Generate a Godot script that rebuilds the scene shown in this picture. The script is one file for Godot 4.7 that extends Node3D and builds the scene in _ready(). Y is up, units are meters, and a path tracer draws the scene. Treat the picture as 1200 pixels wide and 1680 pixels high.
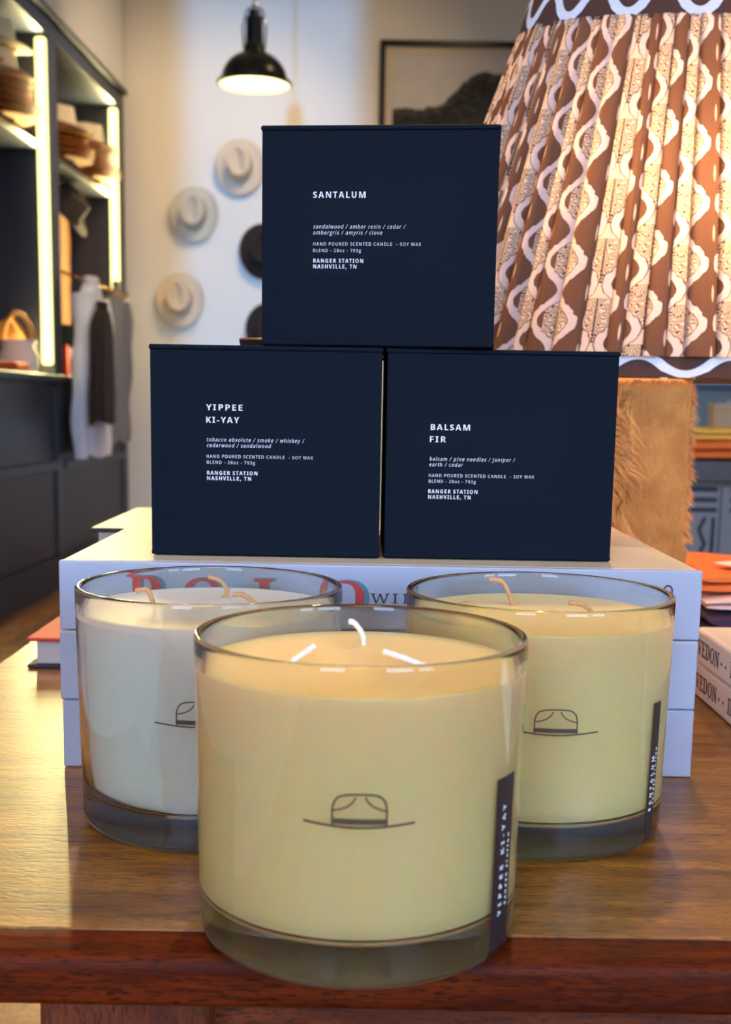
extends Node3D
# Shop display: candles, candle boxes and books on a wooden table, lamp and cabinets behind. Metres, y up.

const Y0 := 0.76          # table top
var MT := {}              # materials
var used := {}

# ---------------------------------------------------------------- mesh helper
class Geo:
	var v := PackedVector3Array()
	var n := PackedVector3Array()
	var t := PackedVector2Array()
	var c := PackedColorArray()
	var col := Color(1, 1, 1)
	func tri(a: Vector3, b: Vector3, d: Vector3, na: Vector3, nb: Vector3, nd: Vector3, ua := Vector2.ZERO, ub := Vector2.ZERO, ud := Vector2.ZERO) -> void:
		if (d - a).cross(b - a).dot(na + nb + nd) < 0.0:
			v.append(a); v.append(d); v.append(b)
			n.append(na); n.append(nd); n.append(nb)
			t.append(ua); t.append(ud); t.append(ub)
		else:
			v.append(a); v.append(b); v.append(d)
			n.append(na); n.append(nb); n.append(nd)
			t.append(ua); t.append(ub); t.append(ud)
		c.append(col); c.append(col); c.append(col)
	func flat(a: Vector3, b: Vector3, d: Vector3, hint := Vector3.ZERO) -> void:
		var m := (d - a).cross(b - a).normalized()
		if m.dot(hint) < 0.0: m = -m
		tri(a, b, d, m, m, m)
	# grid of points: rows x cols; normals given or computed; rows wrap when closed
	func grid(p: Array, nr: Array, uv: Array) -> void:
		for i in p.size() - 1:
			for j in p[i].size() - 1:
				tri(p[i][j], p[i][j + 1], p[i + 1][j + 1], nr[i][j], nr[i][j + 1], nr[i + 1][j + 1], uv[i][j], uv[i][j + 1], uv[i + 1][j + 1])
				tri(p[i][j], p[i + 1][j + 1], p[i + 1][j], nr[i][j], nr[i + 1][j + 1], nr[i + 1][j], uv[i][j], uv[i + 1][j + 1], uv[i + 1][j])
	# smooth grid with normals from differences; flip turns the outside
	func sheet(p: Array, uv: Array, flip := false, wrap := false) -> void:
		var nr := []
		var R := p.size()
		for i in R:
			var row := []
			var C: int = p[i].size()
			for j in C:
				var j0: int = j - 1
				var j1: int = j + 1
				if wrap:
					if j == 0: j0 = C - 2
					if j == C - 1: j1 = 1
				j0 = maxi(j0, 0); j1 = mini(j1, C - 1)
				var du: Vector3 = p[i][j1] - p[i][j0]
				if du.length() < 1e-7 and R > 1:
					var io: int = i + 1 if i < R - 1 else i - 1
					du = p[io][j1] - p[io][j0]
				var dv: Vector3 = p[mini(i + 1, R - 1)][j] - p[maxi(i - 1, 0)][j]
				var m := du.cross(dv)
				if m.length() < 1e-14: m = Vector3.UP
				row.append(m.normalized() * (-1.0 if flip else 1.0))
			nr.append(row)
		grid(p, nr, uv)
	func done(mat: Material) -> ArrayMesh:
		var a := []
		a.resize(Mesh.ARRAY_MAX)
		a[Mesh.ARRAY_VERTEX] = v
		a[Mesh.ARRAY_NORMAL] = n
		a[Mesh.ARRAY_TEX_UV] = t
		a[Mesh.ARRAY_COLOR] = c
		var m := ArrayMesh.new()
		m.add_surface_from_arrays(Mesh.PRIMITIVE_TRIANGLES, a)
		m.surface_set_material(0, mat)
		return m
	# rounded box
	func rbox(s: Vector3, at := Vector3.ZERO, r := 0.002, seg := 2, basis := Basis()) -> void:
		var h := s * 0.5
		r = minf(r, minf(h.x, minf(h.y, h.z)) * 0.999)
		for ax in 3:
			for sg in [-1.0, 1.0]:
				var a1: int = (ax + 1) % 3
				var a2: int = (ax + 2) % 3
				var l1 := _ticks(h[a1], r, seg)
				var l2 := _ticks(h[a2], r, seg)
				var P := []
				var N := []
				var U := []
				for x in l1:
					var rp := []
					var rn := []
					var ru := []
					for y in l2:
						var q := Vector3.ZERO
						q[ax] = h[ax] * sg
						q[a1] = x
						q[a2] = y
						var inn := Vector3(clampf(q.x, r - h.x, h.x - r), clampf(q.y, r - h.y, h.y - r), clampf(q.z, r - h.z, h.z - r))
						var d := (q - inn).normalized()
						var w := inn + d * r
						rp.append(at + basis * w)
						rn.append(basis * d)
						ru.append(Vector2(w.z if ax == 0 else w.x, -w.y if ax != 1 else w.z))
					P.append(rp); N.append(rn); U.append(ru)
				grid(P, N, U)
	func _ticks(h: float, r: float, seg: int) -> Array:
		var l := []
		for i in seg + 1:
			l.append(-h + r * (1.0 - tan(PI / 4 * (1.0 - float(i) / seg))))
		for i in seg + 1:
			l.append(h - r * (1.0 - tan(PI / 4 * float(i) / seg)))
		return l
	# profile of (radius, y), turned round y; normals point to the right of travel when out > 0
	func lathe(pr: Array, seg := 48, at := Vector3.ZERO, out := 1.0, sx := 1.0, sz := 1.0, sharp := 0.6) -> void:
		var nn := []
		for i in pr.size() - 1:
			var d: Vector2 = (pr[i + 1] - pr[i]).normalized()
			nn.append(Vector2(d.y, -d.x) * out)
		for i in pr.size() - 1:
			var na: Vector2 = nn[i]
			var nb: Vector2 = nn[i]
			if i > 0 and nn[i - 1].dot(nn[i]) > sharp: na = (nn[i - 1] + nn[i]).normalized()
			if i < nn.size() - 1 and nn[i + 1].dot(nn[i]) > sharp: nb = (nn[i + 1] + nn[i]).normalized()
			for k in seg:
				var q := []
				for kk in [k, k + 1]:
					var an: float = TAU * kk / seg
					var ca := cos(an)
					var sa := sin(an)
					for e in [[pr[i], na], [pr[i + 1], nb]]:
						q.append(at + Vector3(e[0].x * ca * sx, e[0].y, e[0].x * sa * sz))
						q.append(Vector3(e[1].x * ca / sx, e[1].y, e[1].x * sa / sz).normalized())
				var u0 := Vector2(float(k) / seg, pr[i].y)
				var u1 := Vector2(float(k + 1) / seg, pr[i].y)
				var w0 := Vector2(float(k) / seg, pr[i + 1].y)
				var w1 := Vector2(float(k + 1) / seg, pr[i + 1].y)
				if pr[i].x > 1e-7:
					tri(q[0], q[4], q[6], q[1], q[5], q[7], u0, u1, w1)
				if pr[i + 1].x > 1e-7:
					tri(q[0], q[6], q[2], q[1], q[7], q[3], u0, w1, w0)
	func tube(pts: Array, rad: Array, sides := 8, cap := true) -> void:
		var P := []
		var N := []
		var U := []
		var up := Vector3(0.13, 0.97, 0.21)
		var run := 0.0
		for i in pts.size():
			var d: Vector3 = (pts[mini(i + 1, pts.size() - 1)] - pts[maxi(i - 1, 0)]).normalized()
			if i > 0: run += (pts[i] - pts[i - 1]).length()
			var a := d.cross(up).normalized()
			if absf(d.dot(up)) > 0.98: a = d.cross(Vector3(1, 0, 0.1)).normalized()
			var b := d.cross(a).normalized()
			up = a.cross(d)
			var rp := []
			var rn := []
			var ru := []
			for k in sides + 1:
				var an := TAU * k / sides
				var m := a * cos(an) + b * sin(an)
				rp.append(pts[i] + m * rad[mini(i, rad.size() - 1)])
				rn.append(m)
				ru.append(Vector2(float(k) / sides, run))
			P.append(rp); N.append(rn); U.append(ru)
		grid(P, N, U)
		if cap:
			for e in [0, pts.size() - 1]:
				var d: Vector3 = (pts[1] - pts[0]).normalized() * -1.0 if e == 0 else (pts[e] - pts[e - 1]).normalized()
				for k in sides:
					tri(pts[e], P[e][k], P[e][k + 1], d, d, d)

# ---------------------------------------------------------------- node helpers
func numbered(called: String) -> String:
	used[called] = used.get(called, -1) + 1
	return called if used[called] == 0 else "%s_%03d" % [called, used[called]]

func tag(o: Node3D, label: String, category: String, group := "") -> Node3D:
	o.set_meta("label", label)
	o.set_meta("category", category)
	if group: o.set_meta("group", group)
	return o

func thing(called: String, label: String, category: String, at := Vector3.ZERO, turn := 0.0, group := "") -> Node3D:
	var o := Node3D.new()
	o.name = numbered(called)
	add_child(o)
	o.position = at
	o.rotation.y = turn
	return tag(o, label, category, group)

func part(called: String, g: Geo, mat: Material, parent: Node3D, label := "") -> MeshInstance3D:
	var m := MeshInstance3D.new()
	m.name = called
	m.mesh = g.done(mat)
	parent.add_child(m, true)
	if label: m.set_meta("label", label)
	return m

func struct(called: String, g: Geo, mat: Material, parent: Node3D = null) -> MeshInstance3D:
	var m := MeshInstance3D.new()
	m.name = called
	m.mesh = g.done(mat)
	(parent if parent else self).add_child(m, true)
	if parent == null: m.set_meta("kind", "structure")
	return m

func dup(src: Node3D, at: Vector3, label := "") -> Node3D:
	var r: Node3D = src.duplicate()
	r.name = numbered(str(src.name).trim_suffix("_001"))
	add_child(r)
	r.position = at
	if label: r.set_meta("label", label)
	return r

func box(s: Vector3, at := Vector3.ZERO, r := 0.002, seg := 2, basis := Basis()) -> Geo:
	var g := Geo.new()
	g.rbox(s, at, r, seg, basis)
	return g

func span(a: Vector3, b: Vector3, r := 0.002, seg := 1) -> Geo:   # a rounded box between two corners
	return box((b - a).abs(), (a + b) * 0.5, r, seg)

func mat(called: String, c: Color, rough := 0.6, more := {}) -> StandardMaterial3D:
	var m := StandardMaterial3D.new()
	m.resource_name = called
	m.albedo_color = c
	m.roughness = rough
	for k in more: m.set(k, more[k])
	MT[called] = m
	return m

func c8(r: int, g: int, b: int, a := 1.0) -> Color:
	return Color(r / 255.0, g / 255.0, b / 255.0, a)

func tex(im: Image) -> ImageTexture:
	return ImageTexture.create_from_image(im)

func noise(sd: int, fr: float, oct := 3) -> FastNoiseLite:
	var n := FastNoiseLite.new()
	n.seed = sd
	n.frequency = fr
	n.noise_type = FastNoiseLite.TYPE_SIMPLEX_SMOOTH
	n.fractal_octaves = oct
	return n

# ---------------------------------------------------------------- textures
func wood_image(w: int, h: int, dark: Color, mid: Color, light: Color, sd: int, pores := 1.0) -> Array:
	var im := Image.create(w, h, false, Image.FORMAT_RGB8)
	var bm := Image.create(w, h, false, Image.FORMAT_RGB8)
	var a := noise(sd, 1.0, 3)
	var b := noise(sd + 1, 1.0, 2)
	for y in h:
		for x in w:
			var u := float(x) / w * TAU          # wraps along the grain
			var cx := cos(u)
			var sx := sin(u)
			var v := float(y) / h
			var big := a.get_noise_3d(cx * 0.8, sx * 0.8, v * 14.0)
			var fine := a.get_noise_3d(cx * 2.4, sx * 2.4, v * 110.0)
			var pore := b.get_noise_3d(cx * 9.0, sx * 9.0, v * 240.0)
			var k := clampf(0.5 + big * 0.55 + fine * 0.42, 0.0, 1.0)
			var c := dark.lerp(mid, minf(k * 2.0, 1.0)).lerp(light, maxf(k * 2.0 - 1.0, 0.0))
			var p := smoothstep(0.18, 0.5, pore) * pores
			c = c.lerp(dark * 0.62, p * 0.75)
			im.set_pixel(x, y, c)
			var hh := 0.6 + fine * 0.25 - p * 0.45
			bm.set_pixel(x, y, Color(hh, hh, hh))
	return [tex(im), tex(bm)]

func shade_image() -> ImageTexture:   # block print: wavy white ribbons between brown and hatched ovals
	var S := 512
	var im := Image.create(S, S, false, Image.FORMAT_RGB8)
	var brown := c8(112, 82, 66)
	var white := c8(222, 212, 212)
	var cream := c8(228, 212, 192)
	var ink := c8(58, 40, 34)
	var nz := noise(5, 0.012, 2)
	var nf := noise(9, 0.22, 2)
	for y in S:
		for x in S:
			var wob := nz.get_noise_2d(x, y)
			var u := float(x) / S * 2.0
			var v := float(y) / S
			var sn := sin(v * TAU + wob * 0.22)
			var best := 9.0
			for k in [0, 1, 2]:
				var bx: float = k + (0.31 if k % 2 == 0 else -0.31) * sn
				best = minf(best, absf(u - bx) * (1.0 - 0.25 * absf(cos(v * TAU))))
			var colr: Color
			var rw := 0.14 + wob * 0.008
			if best < rw:
				colr = white
				if best > rw - 0.028: colr = ink.lerp(white, 0.15)
			else:
				var second := u > 1.0 - 0.31 * sn and u < 2.0 + 0.31 * sn
				if second:
					colr = cream
					var cx := u - 1.5
					var along := fposmod(v + 0.0, 1.0) - 0.25
					var leaf := pow(cx / 0.80, 2.0) + pow(along / 0.47, 2.0)
					if leaf < 1.0:
						var hs := fposmod(along * 20.0 - absf(cx) * 7.0 + (0.5 if cx > 0 else 0.0) + wob * 2.0, 1.0)
						if hs < 0.38: colr = ink.lerp(cream, 0.12)
						if absf(cx) < 0.02: colr = ink
					elif leaf < 1.12: colr = ink.lerp(cream, 0.25)
				else:
					colr = brown
					var cx := u - 0.5 if u < 1.4 else u - 2.5
					var al := fposmod(v, 1.0) - 0.75
					if absf(cx + 0.05) < 0.03 * (1.0 - pow(absf(al) / 0.15, 2.0)): colr = cream
			colr = colr * (1.0 + nf.get_noise_2d(x * 0.35, y * 2.0) * 0.13 + nf.get_noise_2d(x * 2.0, y * 0.35) * 0.13)
			colr.a = 1.0
			im.set_pixel(x, y, colr)
	return tex(im)

func trim_image() -> ImageTexture:   # one white wave on brown, for the bands of the shade
	var im := Image.create(256, 128, false, Image.FORMAT_RGB8)
	var nf := noise(9, 0.2, 2)
	for y in 128:
		for x in 256:
			var u := x / 256.0
			var v := y / 128.0
			var d := absf(v - 0.5 - 0.36 * sin(u * TAU)) * (0.62 + 0.38 * absf(sin(u * TAU)))
			var c := c8(72, 44, 36)
			if d < 0.15: c = c8(206, 210, 222)
			elif d < 0.18: c = c8(36, 28, 28)
			c = c * (1.0 + 0.12 * nf.get_noise_2d(x, y))
			c.a = 1.0
			im.set_pixel(x, y, c)
	return tex(im)

func art_image() -> ImageTexture:   # black and white landscape print
	var im := Image.create(384, 320, false, Image.FORMAT_RGB8)
	var n1 := noise(21, 0.02, 4)
	var n2 := noise(22, 0.06, 3)
	for y in 320:
		for x in 384:
			var u := x / 384.0
			var v := y / 320.0
			var c := 0.78 + 0.03 * n1.get_noise_2d(x, y)
			var ridge := 0.42 - 0.06 * u - 0.26 * smoothstep(0.22, 0.5, u) + 0.03 * n1.get_noise_2d(x * 1.5, 7.0)
			if v > ridge:
				c = 0.15 + 0.16 * n2.get_noise_2d(x * 0.7, y * 1.6) + 0.12 * smoothstep(0.1, 0.0, v - ridge) + 0.08 * smoothstep(0.0, 0.5, v - ridge)
			im.set_pixel(x, y, Color(c, c * 0.97, c * 0.94))
	return tex(im)

func rug_image() -> ImageTexture:   # woven grey blanket with dark bars and a zigzag
	var im := Image.create(256, 256, false, Image.FORMAT_RGB8)
	var n1 := noise(31, 0.3, 2)
	for y in 256:
		for x in 256:
			var u := x / 256.0
			var v := y / 256.0
			var d := 0.0
			if v < 0.42:
				if fposmod(v * 7.0, 1.0) < 0.45 and u < 0.72: d = 1.0
			else:
				var zz: float = absf(fposmod(v * 5.0, 2.0) - 1.0) * 0.14
				if absf(u - 0.36 - zz) < 0.045 and v < 0.94: d = 1.0
				if u > 0.62 and u < 0.7: d = 1.0
			if u > 0.78 and u < 0.82: d = 0.8
			var base := c8(122, 124, 126).lerp(c8(42, 48, 58), d)
			base = base * (1.0 + 0.15 * n1.get_noise_2d(x, y * 3.0))
			base.a = 1.0
			im.set_pixel(x, y, base)
	return tex(im)

func weave_image(sd: int) -> ImageTexture:   # height of a fine cloth weave
	var im := Image.create(256, 256, false, Image.FORMAT_RGB8)
	var n1 := noise(sd, 0.05, 2)
	for y in 256:
		for x in 256:
			var a := 0.5 + 0.22 * sin(x * TAU / 4.0) * cos(y * TAU / 4.0) + 0.28 * n1.get_noise_2d(x * 3.0, y)
			im.set_pixel(x, y, Color(a, a, a))
	return tex(im)

func straw_image() -> ImageTexture:
	var im := Image.create(128, 128, false, Image.FORMAT_RGB8)
	var n1 := noise(41, 0.2, 2)
	for y in 128:
		for x in 128:
			var k := 0.5 + 0.5 * sin((x + y) * TAU / 16.0) * sin((x - y) * TAU / 16.0) + 0.3 * n1.get_noise_2d(x, y)
			im.set_pixel(x, y, c8(150, 100, 48).lerp(c8(214, 170, 104), clampf(k, 0, 1)))
	return tex(im)

# ---------------------------------------------------------------- lettering
var fonts := {}
func font(kind: String) -> Font:
	if not fonts.has(kind):
		var s := SystemFont.new()
		s.font_names = PackedStringArray(["Droid Serif" if kind.begins_with("serif") else "Droid Sans"])
		if kind.contains("bold"): s.font_weight = 700
		var f := FontVariation.new()
		f.base_font = s
		if kind.contains("wide"): f.spacing_glyph = 16 if kind.contains("extra") else 5
		if kind.contains("slant"): f.variation_transform = Transform2D(Vector2(1, 0.22), Vector2(0, 1), Vector2.ZERO)
		fonts[kind] = f
	return fonts[kind]

func letters(txt: String, kind: String) -> TextMesh:
	var m := TextMesh.new()
	m.text = txt
	m.font = font(kind)
	m.font_size = 40
	m.pixel_size = 0.01
	m.depth = 0.02
	m.curve_step = 1.0
	m.horizontal_alignment = HORIZONTAL_ALIGNMENT_LEFT
	return m

# adds text to g; (x, y) run from 0..width and from the baseline up to cap; place maps Vector3(x, y, lift) to space
func write(g: Geo, txt: String, kind: String, width: float, cap: float, place: Callable, lift := 0.0002) -> void:
	var hb := letters("H", kind).get_aabb()
	var m := letters(txt, kind)
	var bb := m.get_aabb()
	var sx := width / bb.size.x
	var sy := cap / hb.size.y
	var a := m.surface_get_arrays(0) if m.get_surface_count() else []
	for s in m.get_surface_count():
		a = m.surface_get_arrays(s)
		var vs: PackedVector3Array = a[Mesh.ARRAY_VERTEX]
		var ix: PackedInt32Array = a[Mesh.ARRAY_INDEX] if a[Mesh.ARRAY_INDEX] != null else PackedInt32Array(range(vs.size()))
		for k in range(0, ix.size() - 2, 3):
			var q := []
			for e in 3:
				var p := vs[ix[k + e]]
				q.append(place.call(Vector3((p.x - bb.position.x) * sx, (p.y - hb.position.y) * sy, (p.z / 0.02 + 0.5) * lift)))
			var back: Vector3 = place.call(Vector3(0, 0, -1))
			var fore: Vector3 = place.call(Vector3(0, 0, 1))
			var zs := vs[ix[k]].z + vs[ix[k + 1]].z + vs[ix[k + 2]].z
			if zs < 0.0: continue          # only the faces that can be seen
			g.flat(q[0], q[1], q[2], fore - back)

# a line of even width drawn on a surface
func stroke(g: Geo, pts: Array, w: float, place: Callable, lift := 0.00025) -> void:
	for i in pts.size() - 1:
		var a: Vector2 = pts[i]
		var b: Vector2 = pts[i + 1]
		var steps := maxi(1, int((b - a).length() / 0.003))
		for s in steps:
			var p := a.lerp(b, float(s) / steps)
			var q := a.lerp(b, float(s + 1) / steps)
			var d := (b - a).normalized()
			var o := Vector2(-d.y, d.x) * w * 0.5
			p -= d * w * 0.3
			q += d * w * 0.3
			var c4 := []
			for e in [p - o, q - o, q + o, p + o]: c4.append(place.call(Vector3(e.x, e.y, lift)))
			var fore: Vector3 = place.call(Vector3(p.x, p.y, 1)) - place.call(Vector3(p.x, p.y, 0))
			g.flat(c4[0], c4[1], c4[2], fore)
			g.flat(c4[0], c4[2], c4[3], fore)

# ================================================================ the scene
func _ready() -> void:
	# camera
	var cam := Camera3D.new()
	cam.name = "camera"
	add_child(cam)
	var ph := CameraAttributesPhysical.new()
	ph.frustum_focal_length = 24.0
	ph.exposure_aperture = 7.4
	ph.frustum_focus_distance = 0.64
	cam.attributes = ph
	var F := 1960.31                      # focal length in pixels of a 1200 x 1680 picture
	cam.projection = Camera3D.PROJECTION_FRUSTUM
	cam.near = 0.05
	cam.far = 60.0
	cam.size = 1680.0 / F * cam.near
	cam.frustum_offset = Vector2(0, (969.66 - 840.0) / F * cam.near)
	cam.position = Vector3(0, Y0 + 0.21046, 0)
	cam.basis = Basis(Vector3.RIGHT, -0.15371) * Basis(Vector3.BACK, 0.01676)
	cam.current = true

	# daylight and exposure
	var we := WorldEnvironment.new()
	we.name = "environment"
	var e := Environment.new()
	var sm := ProceduralSkyMaterial.new()
	sm.sky_top_color = Color(0.60, 0.76, 1.0)
	sm.sky_horizon_color = Color(0.84, 0.92, 1.0)
	sm.ground_horizon_color = Color(0.62, 0.66, 0.74)
	sm.ground_bottom_color = Color(0.40, 0.42, 0.46)
	sm.sky_energy_multiplier = 3.2
	sm.ground_energy_multiplier = 1.2
	e.sky = Sky.new()
	e.sky.sky_material = sm
	e.background_mode = Environment.BG_SKY
	e.tonemap_mode = Environment.TONE_MAPPER_LINEAR
	e.tonemap_exposure = 1.0
	e.sdfgi_enabled = true
	e.ssao_enabled = true
	e.ssil_enabled = true
	we.environment = e
	add_child(we)
	var sun := DirectionalLight3D.new()   # low daylight through the shop window on the back wall
	sun.name = "sun"
	sun.light_color = Color(0.42, 0.72, 1.0)
	sun.light_energy = 0.75
	sun.light_angular_distance = 1.2
	sun.shadow_enabled = true
	add_child(sun)
	sun.look_at_from_position(Vector3(0.0, 0.0, 0.0), Vector3(0.0437, -0.004, -1.0))

	materials()
	room()
	cabinets()
	back_wall_things()
	far_table()
	table()
	lamp()
	hide_block()
	table_things()
	boxes()
	candles()

func materials() -> void:
	var wd := wood_image(1024, 512, c8(108, 66, 22), c8(160, 106, 42), c8(198, 140, 64), 3)
	mat("table_wood", Color(0.88, 0.88, 0.68), 0.42, {"albedo_texture": wd[0], "heightmap_enabled": true, "heightmap_texture": wd[1], "heightmap_scale": 0.035, "clearcoat_enabled": true, "clearcoat": 0.25, "clearcoat_roughness": 0.28, "uv1_scale": Vector3(1.6, 4.0, 1)})
	mat("edge_wood", Color(0.54, 0.30, 0.09), 0.55, {"albedo_texture": wd[0], "metallic_specular": 0.25, "uv1_scale": Vector3(1.6, 4.0, 1)})
	mat("leg_wood", Color(0.62, 0.40, 0.32), 0.42, {"albedo_texture": wd[0], "uv1_scale": Vector3(2.0, 4.0, 1)})
	mat("floor_wood", Color(1.0, 0.86, 0.66), 0.4, {"albedo_texture": wd[0], "uv1_triplanar": true, "uv1_scale": Vector3(3.0, 3.0, 0.5)})
	mat("floor_under", c8(50, 34, 20), 0.8)
	mat("dark_wood", Color(0.30, 0.17, 0.13), 0.4, {"albedo_texture": wd[0], "uv1_scale": Vector3(1.0, 3.0, 1)})
	mat("wall_paint", c8(222, 218, 210), 0.85)
	mat("ceiling_paint", c8(232, 230, 226), 0.9)
	mat("navy_paint", c8(24, 29, 43), 0.42)
	mat("navy_trim", c8(46, 51, 68), 0.42)
	mat("black_metal", c8(20, 19, 18), 0.28, {"metallic": 0.6})
	mat("white_enamel", c8(238, 236, 226), 0.35)
	mat("brass", c8(190, 140, 70), 0.3, {"metallic": 1.0})
	mat("chrome", c8(170, 170, 172), 0.2, {"metallic": 1.0})
	mat("led_glow", c8(255, 250, 190), 0.5, {"emission_enabled": true, "emission": Color(1.0, 0.99, 0.62), "emission_energy_multiplier": 2.2})
	mat("bulb_glow", c8(255, 244, 214), 0.5, {"emission_enabled": true, "emission": Color(1.0, 0.86, 0.62), "emission_energy_multiplier": 3.0})
	mat("lens_glow", c8(255, 244, 214), 0.5, {"emission_enabled": true, "emission": Color(1.0, 0.88, 0.68), "emission_energy_multiplier": 3.0})
	var cl := weave_image(61)
	mat("box_cloth", c8(9, 19, 31), 0.62, {"metallic_specular": 0.2, "heightmap_enabled": true, "heightmap_texture": cl, "heightmap_scale": 0.006, "uv1_scale": Vector3(14, 14, 1)})
	mat("box_sticker", c8(9, 19, 31), 0.58, {"metallic_specular": 0.2})
	mat("white_ink", c8(226, 230, 238), 0.6)
	mat("white_book", c8(162, 166, 182), 0.42)
	mat("white_page", c8(232, 228, 216), 0.8)
	mat("cream_cover", c8(218, 204, 176), 0.42)
	mat("pink_book", c8(236, 216, 202), 0.5)
	mat("red_cloth", c8(196, 58, 42), 0.6)
	mat("navy_cloth", c8(28, 34, 58), 0.6)
	mat("grey_page", c8(190, 182, 178), 0.85)
	mat("print_black", c8(40, 38, 42), 0.6)
	mat("print_red", c8(190, 62, 60), 0.5)
	mat("print_teal", c8(70, 128, 140), 0.5)
	mat("print_maroon", c8(130, 40, 58), 0.5)
	mat("logo_ink", c8(70, 56, 40), 0.5)
	mat("label_black", c8(40, 33, 32), 0.5)
	mat("candle_glass", Color(0.965, 0.985, 0.965, 0.0), 0.0, {"refraction_enabled": true, "refraction_scale": 0.05, "transparency": BaseMaterial3D.TRANSPARENCY_ALPHA})
	mat("wax", c8(255, 226, 160), 0.45, {"subsurf_scatter_enabled": true, "subsurf_scatter_strength": 0.6})  # one wax in three tones, the light on each candle put into its colour
	mat("wax_front_lit", c8(250, 220, 152), 0.45, {"subsurf_scatter_enabled": true, "subsurf_scatter_strength": 0.6})  # same wax, tinted for the light on the front candle
	mat("wax_left_lit", c8(246, 240, 224), 0.45, {"subsurf_scatter_enabled": true, "subsurf_scatter_strength": 0.5})  # same wax, whitened for the cooler light on the left candle
	mat("white_wick", c8(240, 234, 218), 0.8)
	mat("brown_wick", c8(196, 150, 100), 0.8)
	mat("window_glass", Color(0.95, 0.98, 1.0, 0.05), 0.0, {"transparency": BaseMaterial3D.TRANSPARENCY_ALPHA})
	mat("window_frame", c8(30, 30, 32), 0.5)
	var sh := shade_image()
	mat("shade_cloth", Color(1, 1, 1), 0.9, {"albedo_texture": sh, "backlight_enabled": true, "backlight": Color(1.0, 0.9, 0.78), "cull_mode": BaseMaterial3D.CULL_DISABLED})
	mat("trim_cloth", Color(1, 1, 1), 0.9, {"albedo_texture": trim_image()})
	mat("art_print", Color(1, 1, 1), 0.85, {"albedo_texture": art_image()})
	mat("rug", Color(1, 1, 1), 0.95, {"albedo_texture": rug_image()})
	var st := straw_image()
	mat("straw", Color(1, 0.90, 0.68), 0.75, {"albedo_texture": st, "uv1_scale": Vector3(24, 60, 1)})
	mat("straw_flat", Color(1, 0.95, 0.85), 0.8, {"albedo_texture": st, "uv1_scale": Vector3(6, 6, 1)})
	mat("woven", Color(0.62, 0.54, 0.42), 0.9, {"albedo_texture": st, "uv1_scale": Vector3(6, 6, 1)})
	mat("sideboard_paint", c8(112, 98, 88), 0.6)
	mat("cream_felt", c8(226, 210, 182), 0.9)
	mat("grey_felt", c8(188, 182, 166), 0.92)
	mat("tan_felt", c8(206, 190, 168), 0.92)
	mat("black_felt", c8(34, 22, 20), 0.9)
	mat("dark_felt", c8(70, 62, 56), 0.9)
	mat("shirt", c8(226, 224, 232), 0.9)
	mat("vest", c8(42, 28, 26), 0.9)
	mat("grey_cloth", c8(120, 118, 124), 0.9)
	mat("hide", c8(206, 128, 56), 0.7)
	mat("fur", Color(1, 1, 1), 0.6, {"vertex_color_use_as_albedo": true})
	mat("orange_cloth", c8(232, 110, 36), 0.8)
	mat("yellow_cloth", c8(240, 186, 70), 0.8)
	mat("pink_cloth", c8(236, 196, 178), 0.8)
	mat("purple_cloth", c8(58, 36, 62), 0.8)
	mat("white_cloth", c8(236, 226, 206), 0.8)
	mat("blue_glaze", c8(150, 176, 206), 0.2)
	mat("tan_card", c8(176, 146, 112), 0.8)
	mat("olive_cloth", c8(84, 74, 36), 0.8)
	mat("amber_glass", Color(0.30, 0.16, 0.05, 0.15), 0.05, {"refraction_enabled": true, "refraction_scale": 0.05, "transparency": BaseMaterial3D.TRANSPARENCY_ALPHA})

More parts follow.
